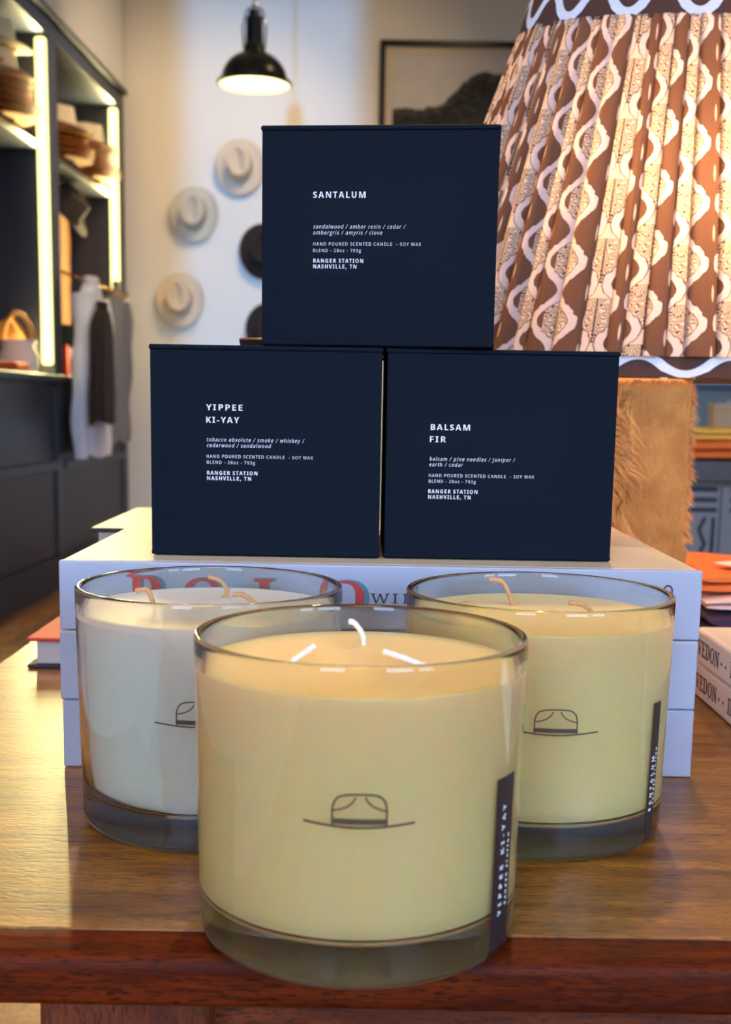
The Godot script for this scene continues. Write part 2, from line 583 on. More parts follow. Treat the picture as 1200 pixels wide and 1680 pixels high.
# ---------------------------------------------------------------- room
func room() -> void:
	var g := Geo.new()
	g.rbox(Vector3(7.4, 0.2, 11.6), Vector3(1.3, -0.113, -2.4), 0.002, 1)
	var fl := struct("floor", g, MT.floor_under)
	var rng := RandomNumberGenerator.new()
	rng.seed = 77
	# boards over the part of the floor that shows
	var shapes := []
	for k in 4:
		var b := Geo.new()
		b.rbox(Vector3(0.138, 0.014, 1.594), Vector3.ZERO, 0.0015, 1)
		var m: StandardMaterial3D = MT.floor_wood.duplicate()
		m.resource_name = "floor_board_%s" % ["amber", "honey", "tan", "brown"][k]
		m.albedo_color = [Color(1.0, 0.86, 0.66), Color(0.92, 0.76, 0.56), Color(1.0, 0.92, 0.76), Color(0.82, 0.66, 0.48)][k]
		m.uv1_offset = Vector3(k * 0.31, k * 0.17, k * 0.43)
		shapes.append(b.done(m))
	for i in 26:
		var x := -1.93 + i * 0.14
		var z := -7.7 + (i * 7 % 5) * 0.31
		while z < 1.5:
			var m := MeshInstance3D.new()
			m.name = "board"
			m.mesh = shapes[rng.randi() % 4]
			m.position = Vector3(x, -0.007, z - 0.3)
			fl.add_child(m, true)
			z += 1.6
	g = Geo.new()
	g.rbox(Vector3(7.4, 0.2, 11.6), Vector3(1.3, 3.95, -2.4), 0.002, 1)
	struct("ceiling", g, MT.ceiling_paint)
	g = Geo.new()
	g.rbox(Vector3(7.4, 3.9, 0.2), Vector3(1.3, 1.93, -7.9), 0.002, 1)
	struct("wall_back", g, MT.wall_paint)
	g = Geo.new()
	g.rbox(Vector3(0.2, 3.9, 11.6), Vector3(4.9, 1.93, -2.4), 0.002, 1)
	struct("wall_right", g, MT.wall_paint)
	# left wall: behind the cabinets, and flush above them
	g = Geo.new()
	g.rbox(Vector3(0.2, 3.9, 10.8), Vector3(-0.60, 1.93, 5.2), 0.002, 1)
	g.rbox(Vector3(0.50, 1.05, 10.4), Vector3(-0.265, 3.39, 5.2), 0.002, 1)
	g.rbox(Vector3(0.50, 2.86, 5.9), Vector3(-0.265, 1.43, 7.2), 0.002, 1)
	var wl := struct("wall_left", g, MT.wall_paint)
	wl.position = Vector3(-1.535, 0, -7.76)
	wl.rotation.y = -0.042
	# front wall with the shop windows
	g = Geo.new()
	var zf := 2.9
	g.rbox(Vector3(7.4, 0.55, 0.2), Vector3(1.3, 0.26, zf), 0.002, 1)
	g.rbox(Vector3(7.4, 0.3, 0.2), Vector3(1.3, 3.72, zf), 0.002, 1)
	var edges := [[-2.4, -1.70], [-0.51, 0.95], [2.40, 2.60], [3.95, 5.0]]
	for q in edges:
		g.rbox(Vector3(q[1] - q[0], 3.3, 0.2), Vector3((q[0] + q[1]) * 0.5, 2.05, zf), 0.002, 1)
	struct("wall_front", g, MT.wall_paint)
	var wi := [[-1.70, -0.51], [0.95, 2.40], [2.60, 3.95]]
	for k in 3:
		var x0: float = wi[k][0]
		var x1: float = wi[k][1]
		g = Geo.new()
		for yy in [0.555, 3.55]: g.rbox(Vector3(x1 - x0, 0.05, 0.08), Vector3((x0 + x1) * 0.5, yy, zf), 0.003, 1)
		for xx in [x0 + 0.025, x1 - 0.025]: g.rbox(Vector3(0.05, 3.02, 0.08), Vector3(xx, 2.05, zf), 0.003, 1)
		var w := struct("window_%d" % (k + 1), g, MT.window_frame)
		for q in [[0.58, 3.525]]:
			g = Geo.new()
			g.rbox(Vector3(x1 - x0 - 0.1, q[1] - q[0], 0.006), Vector3((x0 + x1) * 0.5, (q[0] + q[1]) * 0.5, zf), 0.001, 1)
			part("pane", g, MT.window_glass, w)
	g = Geo.new()
	g.rbox(Vector3(6.2, 0.14, 0.02), Vector3(1.65, 0.07, -7.79), 0.003, 1)
	struct("baseboard_back", g, MT.wall_paint)
	# added light panel over the shop front, unseen, brightens the candle wax
	var cl := thing("added_light_panel", "added square warm white light panel, unseen, above and in front of the table", "lamp", Vector3(-0.2, 3.83, 0.9))
	part("frame", box(Vector3(0.96, 0.04, 0.96), Vector3.ZERO, 0.004, 1), MT.white_enamel, cl)
	part("diffuser", box(Vector3(0.9, 0.006, 0.9), Vector3(0, -0.0235, 0), 0.002, 1), MT.lens_glow, cl)
	var al := AreaLight3D.new()
	al.name = "panel_light"
	al.area_size = Vector2(0.88, 0.88)
	al.light_color = Color(1.0, 0.80, 0.55)
	al.light_energy = 3.2
	al.area_range = 14.0
	al.area_attenuation = 2.0
	al.shadow_enabled = true
	cl.add_child(al)
	al.position = Vector3(0, -0.035, 0)
	al.rotation.x = -PI / 2
	# ceiling spots
	var spots := [Vector3(0.35, 3.8, -2.3), Vector3(-0.75, 3.8, -3.6), Vector3(0.9, 3.8, -5.4), Vector3(-0.2, 3.8, -5.9), Vector3(1.1, 3.8, 0.1)]
	var aim := [Vector3(0.1, 0.8, -0.9), Vector3(-0.5, 0.7, -1.6), Vector3(-0.9, 1.9, -7.8), Vector3(-1.2, 1.9, -7.6), Vector3(0.50, 0.84, -1.05)]
	var pw := [4.5, 4.2, 3.2, 3.6, 9.0]
	var names := ["black ceiling spotlight above the table, aimed down at the candle boxes", "black ceiling spotlight aimed at the left end of the table", "black ceiling spotlight right of the pendant, aimed at the wall of hats", "black ceiling spotlight aimed at the corner by the cabinet", "black ceiling spotlight right of the camera, aimed at the lamp and the pale books"]
	for k in 5:
		var o := thing("ceiling_spotlight", names[k], "spotlight", spots[k], 0.0, "ceiling spotlights")
		g = Geo.new()
		g.lathe([Vector2(0, 0.05), Vector2(0.045, 0.05), Vector2(0.05, 0.045), Vector2(0.05, -0.08), Vector2(0.044, -0.08), Vector2(0.044, -0.06), Vector2(0, -0.06)], 24, Vector3.ZERO, -1.0)
		part("housing", g, MT.black_metal, o)
		g = Geo.new()
		g.lathe([Vector2(0, -0.062), Vector2(0.04, -0.062), Vector2(0.04, -0.068), Vector2(0, -0.068)], 24, Vector3.ZERO, -1.0)
		part("lens", g, MT.lens_glow, o)
		var l := SpotLight3D.new()
		l.name = "beam"
		l.light_color = Color(1.0, 0.72, 0.44) if k == 4 else Color(1.0, 0.86, 0.66) if k > 1 else Color(1.0, 0.80, 0.55)
		l.light_energy = pw[k]
		l.light_size = 0.045
		l.spot_angle = 38.0 if k < 4 else 9.0
		l.spot_angle_attenuation = 0.8
		l.spot_range = 14.0
		l.spot_attenuation = 2.0
		l.shadow_enabled = true
		o.add_child(l)
		l.position = Vector3(0, -0.09, 0)
		l.look_at_from_position(spots[k] + Vector3(0, -0.09, 0), aim[k], Vector3(0, 0, 1))

# ---------------------------------------------------------------- cabinets on the left
var CB: Transform3D      # cabinet frame: x out of the cabinet, z towards the camera
func cb(x: float, y: float, z: float) -> Vector3: return CB * Vector3(x, y, z)

func cabinets() -> void:
	CB = Transform3D(Basis(Vector3.UP, -0.042), Vector3(-1.535, 0, -7.76))
	for k in 2:
		var o := thing("display_cabinet", ["dark navy built-in cabinet bay with lit shelf, nearest the camera at left edge", "dark navy built-in cabinet bay with lit shelf, next to the back wall corner"][k], "cabinet", cb(0, 0, 1.46 if k == 0 else 0.06), -0.042, "navy cabinet bays")
		var L := 1.398
		part("back_panel", span(Vector3(-0.48, 0, 0), Vector3(-0.46, 2.85, L)), MT.navy_paint, o)
		part("crown", span(Vector3(-0.46, 2.735, 0), Vector3(0.0, 2.82, L)), MT.navy_trim, o)
		part("cornice", span(Vector3(-0.30, 2.8205, 0), Vector3(0.03, 2.853, L), 0.008, 2), MT.navy_paint, o)
		part("stile", span(Vector3(-0.46, 0.17, 0), Vector3(0.0, 2.735, 0.11)), MT.navy_trim, o)
		part("stile", span(Vector3(-0.46, 0.17, L - 0.02), Vector3(0.0, 2.735, L)), MT.navy_trim, o)
		part("shelf", span(Vector3(-0.459, 2.195, 0.112), Vector3(-0.05, 2.23, L - 0.022)), MT.navy_paint, o)
		part("counter", span(Vector3(-0.459, 1.06, 0.001), Vector3(0.025, 1.10, L - 0.001), 0.006, 2), MT.navy_paint, o)
		part("toe_kick", span(Vector3(-0.46, 0, 0), Vector3(0.012, 0.17, L)), MT.navy_paint, o)
		for r in [[0.172, 0.615], [0.665, 1.058]]:
			part("panel", span(Vector3(-0.03, r[0], 0.112), Vector3(-0.012, r[1], L - 0.022)), MT.navy_paint, o)
		part("rail", span(Vector3(-0.04, 0.617, 0.112), Vector3(0.006, 0.663, L - 0.022), 0.004, 2), MT.navy_trim, o)
		# light strip on the inside of the far stile, facing the camera and the shelves
		part("light_strip", span(Vector3(-0.055, 1.15, 0.114), Vector3(-0.005, 2.72, 0.158), 0.012, 3), MT.led_glow, o)
		for q in 3:
			var l := AreaLight3D.new()
			l.name = "strip_light"
			l.area_size = Vector2(0.04, 0.5)
			l.light_color = Color(1.0, 0.93, 0.66)
			l.light_energy = 1.35
			l.area_range = 12.0
			l.area_attenuation = 2.0
			l.shadow_enabled = true
			o.add_child(l, true)
			l.position = Vector3(-0.03, 1.42 + q * 0.52, 0.163)
			l.rotation.y = PI              # shines along +z
		for p in [[1.95, 0.17], [1.73, 0.17], [1.53, 0.17]]:
			var g := Geo.new()
			g.tube([Vector3(-0.46, p[0], p[1]), Vector3(-0.38, p[0], p[1])], [0.007], 8)
			g.lathe([Vector2(0, -0.016), Vector2(0.012, -0.012), Vector2(0.016, 0), Vector2(0.012, 0.012), Vector2(0, 0.016)], 12, Vector3(-0.375, p[0], p[1]))
			part("peg", g, MT.brass, o)
	# hats on the shelves
	var sy := 2.231
	var base_straw := straw_hat()
	var first := true
	for s in [[0.46, 6, 1, 0], [1.02, 5, 0, 0], [1.98, 6, 2, 1]]:
		var where: String = ["far end of right cabinet shelf", "near end of right cabinet shelf", "left cabinet shelf"][0 if s[0] < 0.6 else (1 if s[0] < 1.5 else 2)]
		for k in s[1]:
			var o: Node3D = base_straw
			if not first:
				o = base_straw.duplicate()
				o.name = numbered("straw_hat")
				add_child(o)
			first = false
			o.position = cb(-0.135 + 0.008 * (k % 3), sy + 0.024 + k * 0.03, s[0])
			o.rotation.y = 0.4 * k
			tag(o, "tan straw hat, %s in stack at %s" % [["bottom one", "second from the bottom", "third from the bottom", "fourth from the bottom", "fifth from the bottom", "sixth from the bottom"][k], where], "hat", "straw hats stacked on the cabinet shelves")
		var cream := felt_hat("cream_hat", MT.cream_felt, "cream felt hat topping the straw stack at " + where, "cream hats on the cabinet shelves")
		cream.position = cb(-0.135, sy + 0.028 + (s[1]) * 0.03, s[0])
		if s[3]:
			var c2 := felt_hat("cream_hat", MT.cream_felt, "cream felt hat set on another cream hat, topmost on the left cabinet shelf", "cream hats on the cabinet shelves")
			c2.position = cb(-0.135, sy + 0.028 + s[1] * 0.03 + 0.12, s[0] + 0.01)
	# hat hung under the shelf, long woven scarf, garments
	var dh := felt_hat("dark_hat", MT.dark_felt, "dark grey felt hat hung inside the right cabinet bay under the shelf", "")
	dh.position = cb(-0.20, 2.05, 0.70)
	dh.rotation = Vector3(0.25, 0, -0.85)
	var g := Geo.new()
	var P := []
	var U := []
	for i in 25:
		var rp := []
		var ru := []
		for j in 17:
			var a := TAU * j / 16
			var w := 0.19 + 0.012 * sin(i * 0.9)
			rp.append(Vector3(0.02 * sin(a) + 0.004 * sin(j * 1.7 + i * 0.2), 0.80 - i * 0.033, w * cos(a) + 0.006 * sin(i * 0.5)))
			ru.append(Vector2(j / 16.0 * 0.6, i * 0.0275))
		P.append(rp); U.append(ru)
	g.sheet(P, U, true, true)
	var sc := thing("woven_scarf", "long tan woven scarf hanging in the right cabinet bay beside the light strip", "scarf", cb(-0.30, 1.42, 0.44), -0.042)
	part("cloth", g, MT.woven, sc)
	garment("shirt", MT.shirt, "pale grey shirt hanging out over the front of the right cabinet bay", "shirt", cb(0.09, 0, 1.20), 0.68, 1.58, 0.27, 0.045, true)
	garment("vest", MT.vest, "dark brown sleeveless vest hanging in front of the pale shirt by the cabinet", "vest", cb(0.19, 0, 1.36), 0.86, 1.44, 0.2, 0.035, false)
	garment("grey_shirt", MT.grey_cloth, "mid grey shirt hanging behind the vest at the cabinet", "shirt", cb(0.075, 0, 0.60), 0.74, 1.62, 0.14, 0.035, true)
	var rod := Geo.new()
	rod.tube([cb(-0.46, 1.74, 0.86), cb(-0.2, 1.70, 0.88), cb(0.2, 1.55, 0.9), cb(0.22, 1.57, 0.9)], [0.008], 8)
	for q in 6: rod.lathe([Vector2(0, -0.014), Vector2(0.013, 0), Vector2(0, 0.014)], 10, cb(-0.15 + q * 0.065, 1.682 - q * 0.0235, 0.883))
	var rr := MeshInstance3D.new()
	rr.name = numbered("hanging_arm")
	rr.mesh = rod.done(MT.brass)
	add_child(rr)
	tag(rr, "brass waterfall hanging arm with stops sloping down above the shirts", "hook")
	# things on the counters
	var cy := 1.101
	var o := thing("cream_bag", "small gathered cream bag with twisted handle on the left cabinet counter", "bag", cb(-0.12, cy, 1.78), 0.0)
	g = Geo.new()
	g.lathe([Vector2(0, 0), Vector2(0.08, 0.0), Vector2(0.095, 0.03), Vector2(0.10, 0.08), Vector2(0.08, 0.13), Vector2(0.09, 0.16), Vector2(0.07, 0.155), Vector2(0, 0.13)], 20, Vector3.ZERO, 1.0, 1.0, 0.8)
	part("body", g, MT.white_cloth, o)
	g = Geo.new()
	var hp := []
	for k in 14: hp.append(Vector3(0.075 * cos(PI * k / 13), 0.14 + 0.15 * sin(PI * k / 13), 0.01 * sin(k * 2.0)))
	g.tube(hp, [0.011], 8)
	part("handle", g, MT.straw_flat, o)
	var bh := felt_hat("brown_hat", MT.straw_flat, "small brown straw hat behind the cream bag on the left cabinet counter", "")
	bh.scale = Vector3(0.7, 0.9, 0.7)
	bh.position = cb(-0.26, cy + 0.17, 1.62)
	bh.rotation = Vector3(0, 0, -1.0)
	folded("orange_scarf", MT.orange_cloth, "folded orange scarf on the left cabinet counter at the frame's edge", cb(-0.10, cy, 2.06), Vector3(0.2, 0.045, 0.26), 0.0)
	var bk := [[0.95, MT.red_cloth, "red"], [0.90, MT.white_book, "white"], [0.84, MT.olive_cloth, "olive"]]
	for k in 3:
		var b := book("standing_book", Vector3(0.15, 0.20 - 0.02 * k, 0.035), bk[k][1], bk[k][1], MT.white_page, "small %s book standing on the cabinet counter behind the shirts" % bk[k][2], "books standing on the counter")
		b.position = cb(-0.42 + 0.01 * k, cy, bk[k][0] - 0.52)
		b.rotation = Vector3(0, -0.042, 0)

func straw_hat() -> Node3D:
	var o := thing("straw_hat", "woven straw hat", "hat")
	var g := Geo.new()
	hat_shape(g, 0.195, 0.165, 0.095, 0.105, 0.0)
	part("brim", g, MT.straw, o)
	return o

func hat_brim(g: Geo, a: float, b: float, ca: float, cbb: float, curl: float) -> void:
	for side in [1.0, -1.0]:
		var P := []
		var U := []
		for i in 7:
			var t := i / 6.0
			var rp := []
			var ru := []
			for j in 49:
				var an := TAU * j / 48
				var r := Vector2(lerpf(ca, a, t) * cos(an), lerpf(cbb, b, t) * sin(an))
				var y: float = curl * t * t * pow(absf(sin(an)), 2.0) - 0.35 * curl * t * t * pow(absf(cos(an)), 2.0) + 0.0016 * side
				rp.append(Vector3(r.x, y, r.y))
				ru.append(Vector2(j / 48.0, t * 0.1))
			P.append(rp); U.append(ru)
		g.sheet(P, U, side > 0.0, true)
	g.tube(range(49).map(func(j): return Vector3(a * cos(TAU * j / 48), curl * pow(absf(sin(TAU * j / 48)), 2.0) - 0.35 * curl * pow(absf(cos(TAU * j / 48)), 2.0), b * sin(TAU * j / 48))), [0.0026], 6, false)

func hat_crown(g: Geo, ca: float, cbb: float, h: float) -> void:
	var P := []
	var U := []
	for i in 15:
		var t := i / 14.0
		var rp := []
		var ru := []
		for j in 49:
			var an := TAU * j / 48
			var k := 1.0
			var y := h
			if t < 0.6:
				k = lerpf(1.0, 0.86, t / 0.6)
				y = h * t / 0.6 * 0.93
			else:
				var q := (t - 0.6) / 0.4
				k = 0.86 * sqrt(maxf(0.0, 1.0 - q * q)) if q > 0.3 else 0.86 - q * 0.06
				y = h * (0.93 + 0.07 * minf(1.0, q * 2.5))
			var x := ca * k * cos(an)
			var z := cbb * k * sin(an)
			if t >= 0.6:     # crease along the crown and two pinches at its front
				y -= h * 0.36 * exp(-pow(z / (cbb * 0.30), 2.0)) * smoothstep(0.6, 0.8, t) * (1.0 - smoothstep(0.35, 0.8, absf(x) / ca))
			var pinch := exp(-pow((x - ca * 0.62) / (ca * 0.26), 2.0)) * smoothstep(0.15, 0.8, t)
			z *= 1.0 - 0.30 * pinch
			rp.append(Vector3(x, y, z))
			ru.append(Vector2(j / 48.0, t * 0.15))
		P.append(rp); U.append(ru)
	g.sheet(P, U, true, true)

func hat_shape(g: Geo, a: float, b: float, ca: float, h: float, curl: float) -> void:
	hat_brim(g, a, b, ca * 0.98, ca * 0.78, curl)
	hat_crown(g, ca, ca * 0.8, h)

func felt_hat(called: String, m: Material, label: String, group: String) -> Node3D:
	var o := thing(called, label, "hat", Vector3.ZERO, 0.0, group)
	var g := Geo.new()
	hat_brim(g, 0.186, 0.160, 0.114, 0.088, 0.024)
	part("brim", g, m, o)
	g = Geo.new()
	hat_crown(g, 0.116, 0.090, 0.125)
	part("crown", g, m, o)
	g = Geo.new()
	g.lathe([Vector2(0.1175, 0.002), Vector2(0.1165, 0.022), Vector2(0.114, 0.0225), Vector2(0.114, 0.002)], 48, Vector3.ZERO, 1.0, 1.0, 0.776)
	part("band", g, m, o)
	return o

func garment(called: String, m: Material, label: String, cat: String, at: Vector3, y0: float, y1: float, w: float, d: float, sleeves: bool) -> void:
	var o := thing(called, label, cat, at + Vector3(0, y0, 0), -0.042)
	var H := y1 - y0
	var g := Geo.new()
	var P := []
	var U := []
	for i in 23:
		var t := i / 22.0
		var rp := []
		var ru := []
		var ww := w * (1.0 - 0.10 * t) if t < 0.82 else w * (0.918 - pow((t - 0.82) / 0.18, 1.6) * 0.62)
		for j in 41:
			var a := TAU * j / 40
			var f := 1.0 + (0.10 * sin(a * 7.0 + 0.6 * sin(t * 5.0)) + 0.05 * sin(a * 12.0 + 2.0)) * (1.0 - t * 0.6)
			rp.append(Vector3(d * f * sin(a), H * t + 0.012 * sin(a * 3.0) * (1.0 - t), ww * f * cos(a)))
			ru.append(Vector2(j / 40.0, t))
		P.append(rp); U.append(ru)
	g.sheet(P, U, false, true)
	part("body", g, m, o)
	if sleeves:
		for s in [-1.0, 1.0]:
			g = Geo.new()
			var pts := []
			var rad := []
			for i in 14:
				var t := i / 13.0
				pts.append(Vector3(0.01 * sin(t * 6.0), H * 0.93 - t * H * 0.94, s * (w * 0.62 + 0.045 * sin(t * 2.2) + 0.03 * t)))
				rad.append(lerpf(0.06, 0.04, t) * (1.0 + 0.12 * sin(t * 17.0 + s)))
			g.tube(pts, rad, 12)
			part("sleeve", g, m, o)
	g = Geo.new()
	g.lathe([Vector2(w * 0.26, H), Vector2(w * 0.30, H + 0.02), Vector2(w * 0.26, H + 0.045), Vector2(w * 0.22, H + 0.02)], 20, Vector3.ZERO, 1.0, 0.5, 1.0)
	part("collar", g, m, o)

func folded(called: String, m: Material, label: String, at: Vector3, s: Vector3, turn: float, layers := 3, group := "") -> Node3D:
	var o := thing(called, label, "scarf", at, turn, group)
	var rng := RandomNumberGenerator.new()
	rng.seed = hash(label)
	for k in layers:
		var g := Geo.new()
		var h := s.y / layers
		var P := []
		var U := []
		var ph := rng.randf() * 6.0
		for i in 13:
			var rp := []
			var ru := []
			for j in 41:
				var a := TAU * j / 40
				var z := (i / 12.0 - 0.5) * s.z
				var cx := signf(cos(a)) * pow(absf(cos(a)), 0.3)
				var sy := signf(sin(a)) * pow(absf(sin(a)), 0.8)
				var e := 1.0 if i > 0 and i < 12 else 0.55
				rp.append(Vector3(cx * s.x * 0.5 * (1.0 - 0.04 * k) + 0.004 * sin(z * 40.0 + ph), h * (k + 0.5) + sy * h * 0.5 * e + 0.002 * sin(z * 30.0 + cx * 5.0 + ph) * (1.0 if k > 0 else 0.2) + 0.0006, z))
				ru.append(Vector2(j / 40.0, i / 12.0))
			P.append(rp); U.append(ru)
		g.sheet(P, U, true, true)
		for e in [0, 12]:
			var mid := Vector3.ZERO
			for j in 40: mid += P[e][j] / 40.0
			for j in 40: g.flat(mid, P[e][j], P[e][j + 1], Vector3(0, 0, 1 if e else -1))
		part("fold", g, m, o)
	return o

# s: x across the boards from the spine, y thickness... lying: spine on -x side unless turned
func book(called: String, s: Vector3, cover: Material, spine_m: Material, page: Material, label: String, group := "", lying := false) -> Node3D:
	var o := thing(called, label, "book", Vector3.ZERO, 0.0, group)
	# lying: thickness along y, spine along z at -x; standing: thickness along z, spine along y at +x (facing out)
	var b := 0.003
	if lying:
		part("cover_board", span(Vector3(0, s.y - b, -s.z * 0.5), Vector3(s.x, s.y, s.z * 0.5), 0.0012, 2), cover, o)
		part("cover_board", span(Vector3(0, 0, -s.z * 0.5), Vector3(s.x, b, s.z * 0.5), 0.0012, 2), cover, o)
		part("spine", span(Vector3(-0.003, 0.0, -s.z * 0.5), Vector3(0.0035, s.y, s.z * 0.5), 0.003, 3), spine_m, o)
		part("pages", span(Vector3(0.0036, b + 0.0001, -s.z * 0.5 + 0.004), Vector3(s.x - 0.004, s.y - b - 0.0001, s.z * 0.5 - 0.004), 0.0004, 1), page, o)
	else:
		part("cover_board", span(Vector3(0, 0, -s.z * 0.5), Vector3(s.x, s.y, -s.z * 0.5 + b)), cover, o)
		part("cover_board", span(Vector3(0, 0, s.z * 0.5 - b), Vector3(s.x, s.y, s.z * 0.5)), cover, o)
		part("spine", span(Vector3(s.x - 0.002, 0, -s.z * 0.5), Vector3(s.x + 0.003, s.y, s.z * 0.5), 0.003, 2), spine_m, o)
		part("pages", span(Vector3(0.004, 0.004, -s.z * 0.5 + b), Vector3(s.x - 0.003, s.y - 0.004, s.z * 0.5 - b)), page, o)
	return o

# ---------------------------------------------------------------- wall of hats, picture, pendant
func back_wall_things() -> void:
	var spots := [
		[Vector3(-0.827, 2.436, 0), "tan_felt", "pale tan felt hat on the back wall, highest of the wall hats", 0.1],
		[Vector3(-1.115, 2.144, 0), "grey_felt", "pale grey green felt hat on the back wall, middle of the three light ones", -0.05],
		[Vector3(-1.207, 1.618, 0), "tan_felt", "pale tan felt hat on the back wall, lowest and leftmost of the wall hats", 0.06],
		[Vector3(-0.680, 1.925, 0), "black_felt", "dark brown felt hat on the back wall, upper of the two dark ones", 0.0],
		[Vector3(-0.640, 1.440, 0), "black_felt", "dark brown felt hat on the back wall, lower of the two dark ones", 0.05]]
	for s in spots:
		var o := felt_hat("wall_hat", MT[s[1]], s[2], "felt hats hung on the back wall")
		o.position = Vector3(s[0].x, s[0].y, -7.774)
		o.basis = Basis(Vector3.BACK, s[3] as float) * Basis(Vector3.RIGHT, PI / 2 - 0.12) * Basis(Vector3.UP, PI / 2)
		o.scale = Vector3(0.93, 0.93, 0.93)
	# framed picture
	var o := thing("framed_picture", "black framed black and white landscape photograph hung high on the back wall", "picture", Vector3(0.037, 2.28, -7.798))
	var W := 1.25
	var H := 0.915
	var f := 0.032
	for q in [[Vector3(0, 0, 0), Vector3(W, f, 0.035)], [Vector3(0, H - f, 0), Vector3(W, H, 0.035)], [Vector3(0, f, 0), Vector3(f, H - f, 0.035)], [Vector3(W - f, f, 0), Vector3(W, H - f, 0.035)]]:
		part("frame", span(q[0], q[1], 0.002, 1), MT.black_metal, o)
	part("mount", span(Vector3(f, f, 0.002), Vector3(W - f, H - f, 0.008), 0.001), MT.tan_felt, o)
	var g := Geo.new()
	var a := Vector3(0.08, 0.08, 0.0085)
	var b := Vector3(W - 0.08, H - 0.08, 0.0085)
	g.tri(a, Vector3(b.x, a.y, a.z), b, Vector3.BACK, Vector3.BACK, Vector3.BACK, Vector2(0, 1), Vector2(1, 1), Vector2(1, 0))
	g.tri(a, b, Vector3(a.x, b.y, a.z), Vector3.BACK, Vector3.BACK, Vector3.BACK, Vector2(0, 1), Vector2(1, 0), Vector2(0, 0))
	part("print", g, MT.art_print, o)
	# pendant lamp
	o = thing("pendant_lamp", "black metal dome pendant lamp hanging in front of the wall hats", "lamp", Vector3(-0.571, 2.478, -6.0))
	g = Geo.new()
	var pr := []
	pr.append(Vector2(0.172, -0.006))
	pr.append(Vector2(0.172, 0.010))
	for k in 13:
		var an := deg_to_rad(4.0 + k * 6.4)
		pr.append(Vector2(0.157 * cos(an), 0.014 + 0.135 * sin(an)))
	g.lathe(pr, 48, Vector3.ZERO, 1.0)
	part("dome", g, MT.black_metal, o)
	g = Geo.new()
	pr = [Vector2(0.168, -0.006)]
	for k in 13:
		var an := deg_to_rad(4.0 + k * 6.6)
		pr.append(Vector2(0.152 * cos(an), 0.008 + 0.132 * sin(an)))
	g.lathe(pr, 48, Vector3.ZERO, -1.0)
	part("lining", g, MT.white_enamel, o)
	g = Geo.new()
	g.lathe([Vector2(0.168, -0.008), Vector2(0.178, -0.004), Vector2(0.178, 0.008), Vector2(0.168, 0.012)], 48, Vector3.ZERO, 1.0)
	part("rim", g, MT.black_metal, o)
	g = Geo.new()
	g.lathe([Vector2(0.055, 0.14), Vector2(0.05, 0.175), Vector2(0.042, 0.18), Vector2(0.040, 0.30), Vector2(0.03, 0.305), Vector2(0.028, 0.33), Vector2(0, 0.335)], 24, Vector3.ZERO, 1.0)
	part("socket", g, MT.black_metal, o)
	g = Geo.new()
	for s in [-1.0, 1.0]:
		g.tube([Vector3(s * 0.05, 0.165, 0), Vector3(s * 0.056, 0.25, 0), Vector3(s * 0.04, 0.33, 0), Vector3(0, 0.36, 0)], [0.006], 6)
	part("yoke", g, MT.chrome, o)
	g = Geo.new()
	g.tube([Vector3(0, 0.335, 0), Vector3(0, 1.37, 0)], [0.006], 8)
	part("cord", g, MT.black_metal, o)
	g = Geo.new()
	g.lathe([Vector2(0, 0.0), Vector2(0.03, 0.008), Vector2(0.042, 0.035), Vector2(0.035, 0.062), Vector2(0.02, 0.085), Vector2(0.018, 0.11), Vector2(0, 0.11)], 20, Vector3(0, 0.025, 0), 1.0)
	part("bulb", g, MT.bulb_glow, o)
	var l := OmniLight3D.new()
	l.name = "bulb_light"
	l.light_color = Color(1.0, 0.92, 0.66)
	l.light_energy = 0.10
	l.light_size = 0.035
	l.omni_range = 12.0
	l.omni_attenuation = 2.0
	l.shadow_enabled = true
	o.add_child(l)
	l.position = Vector3(0, 0.06, 0)

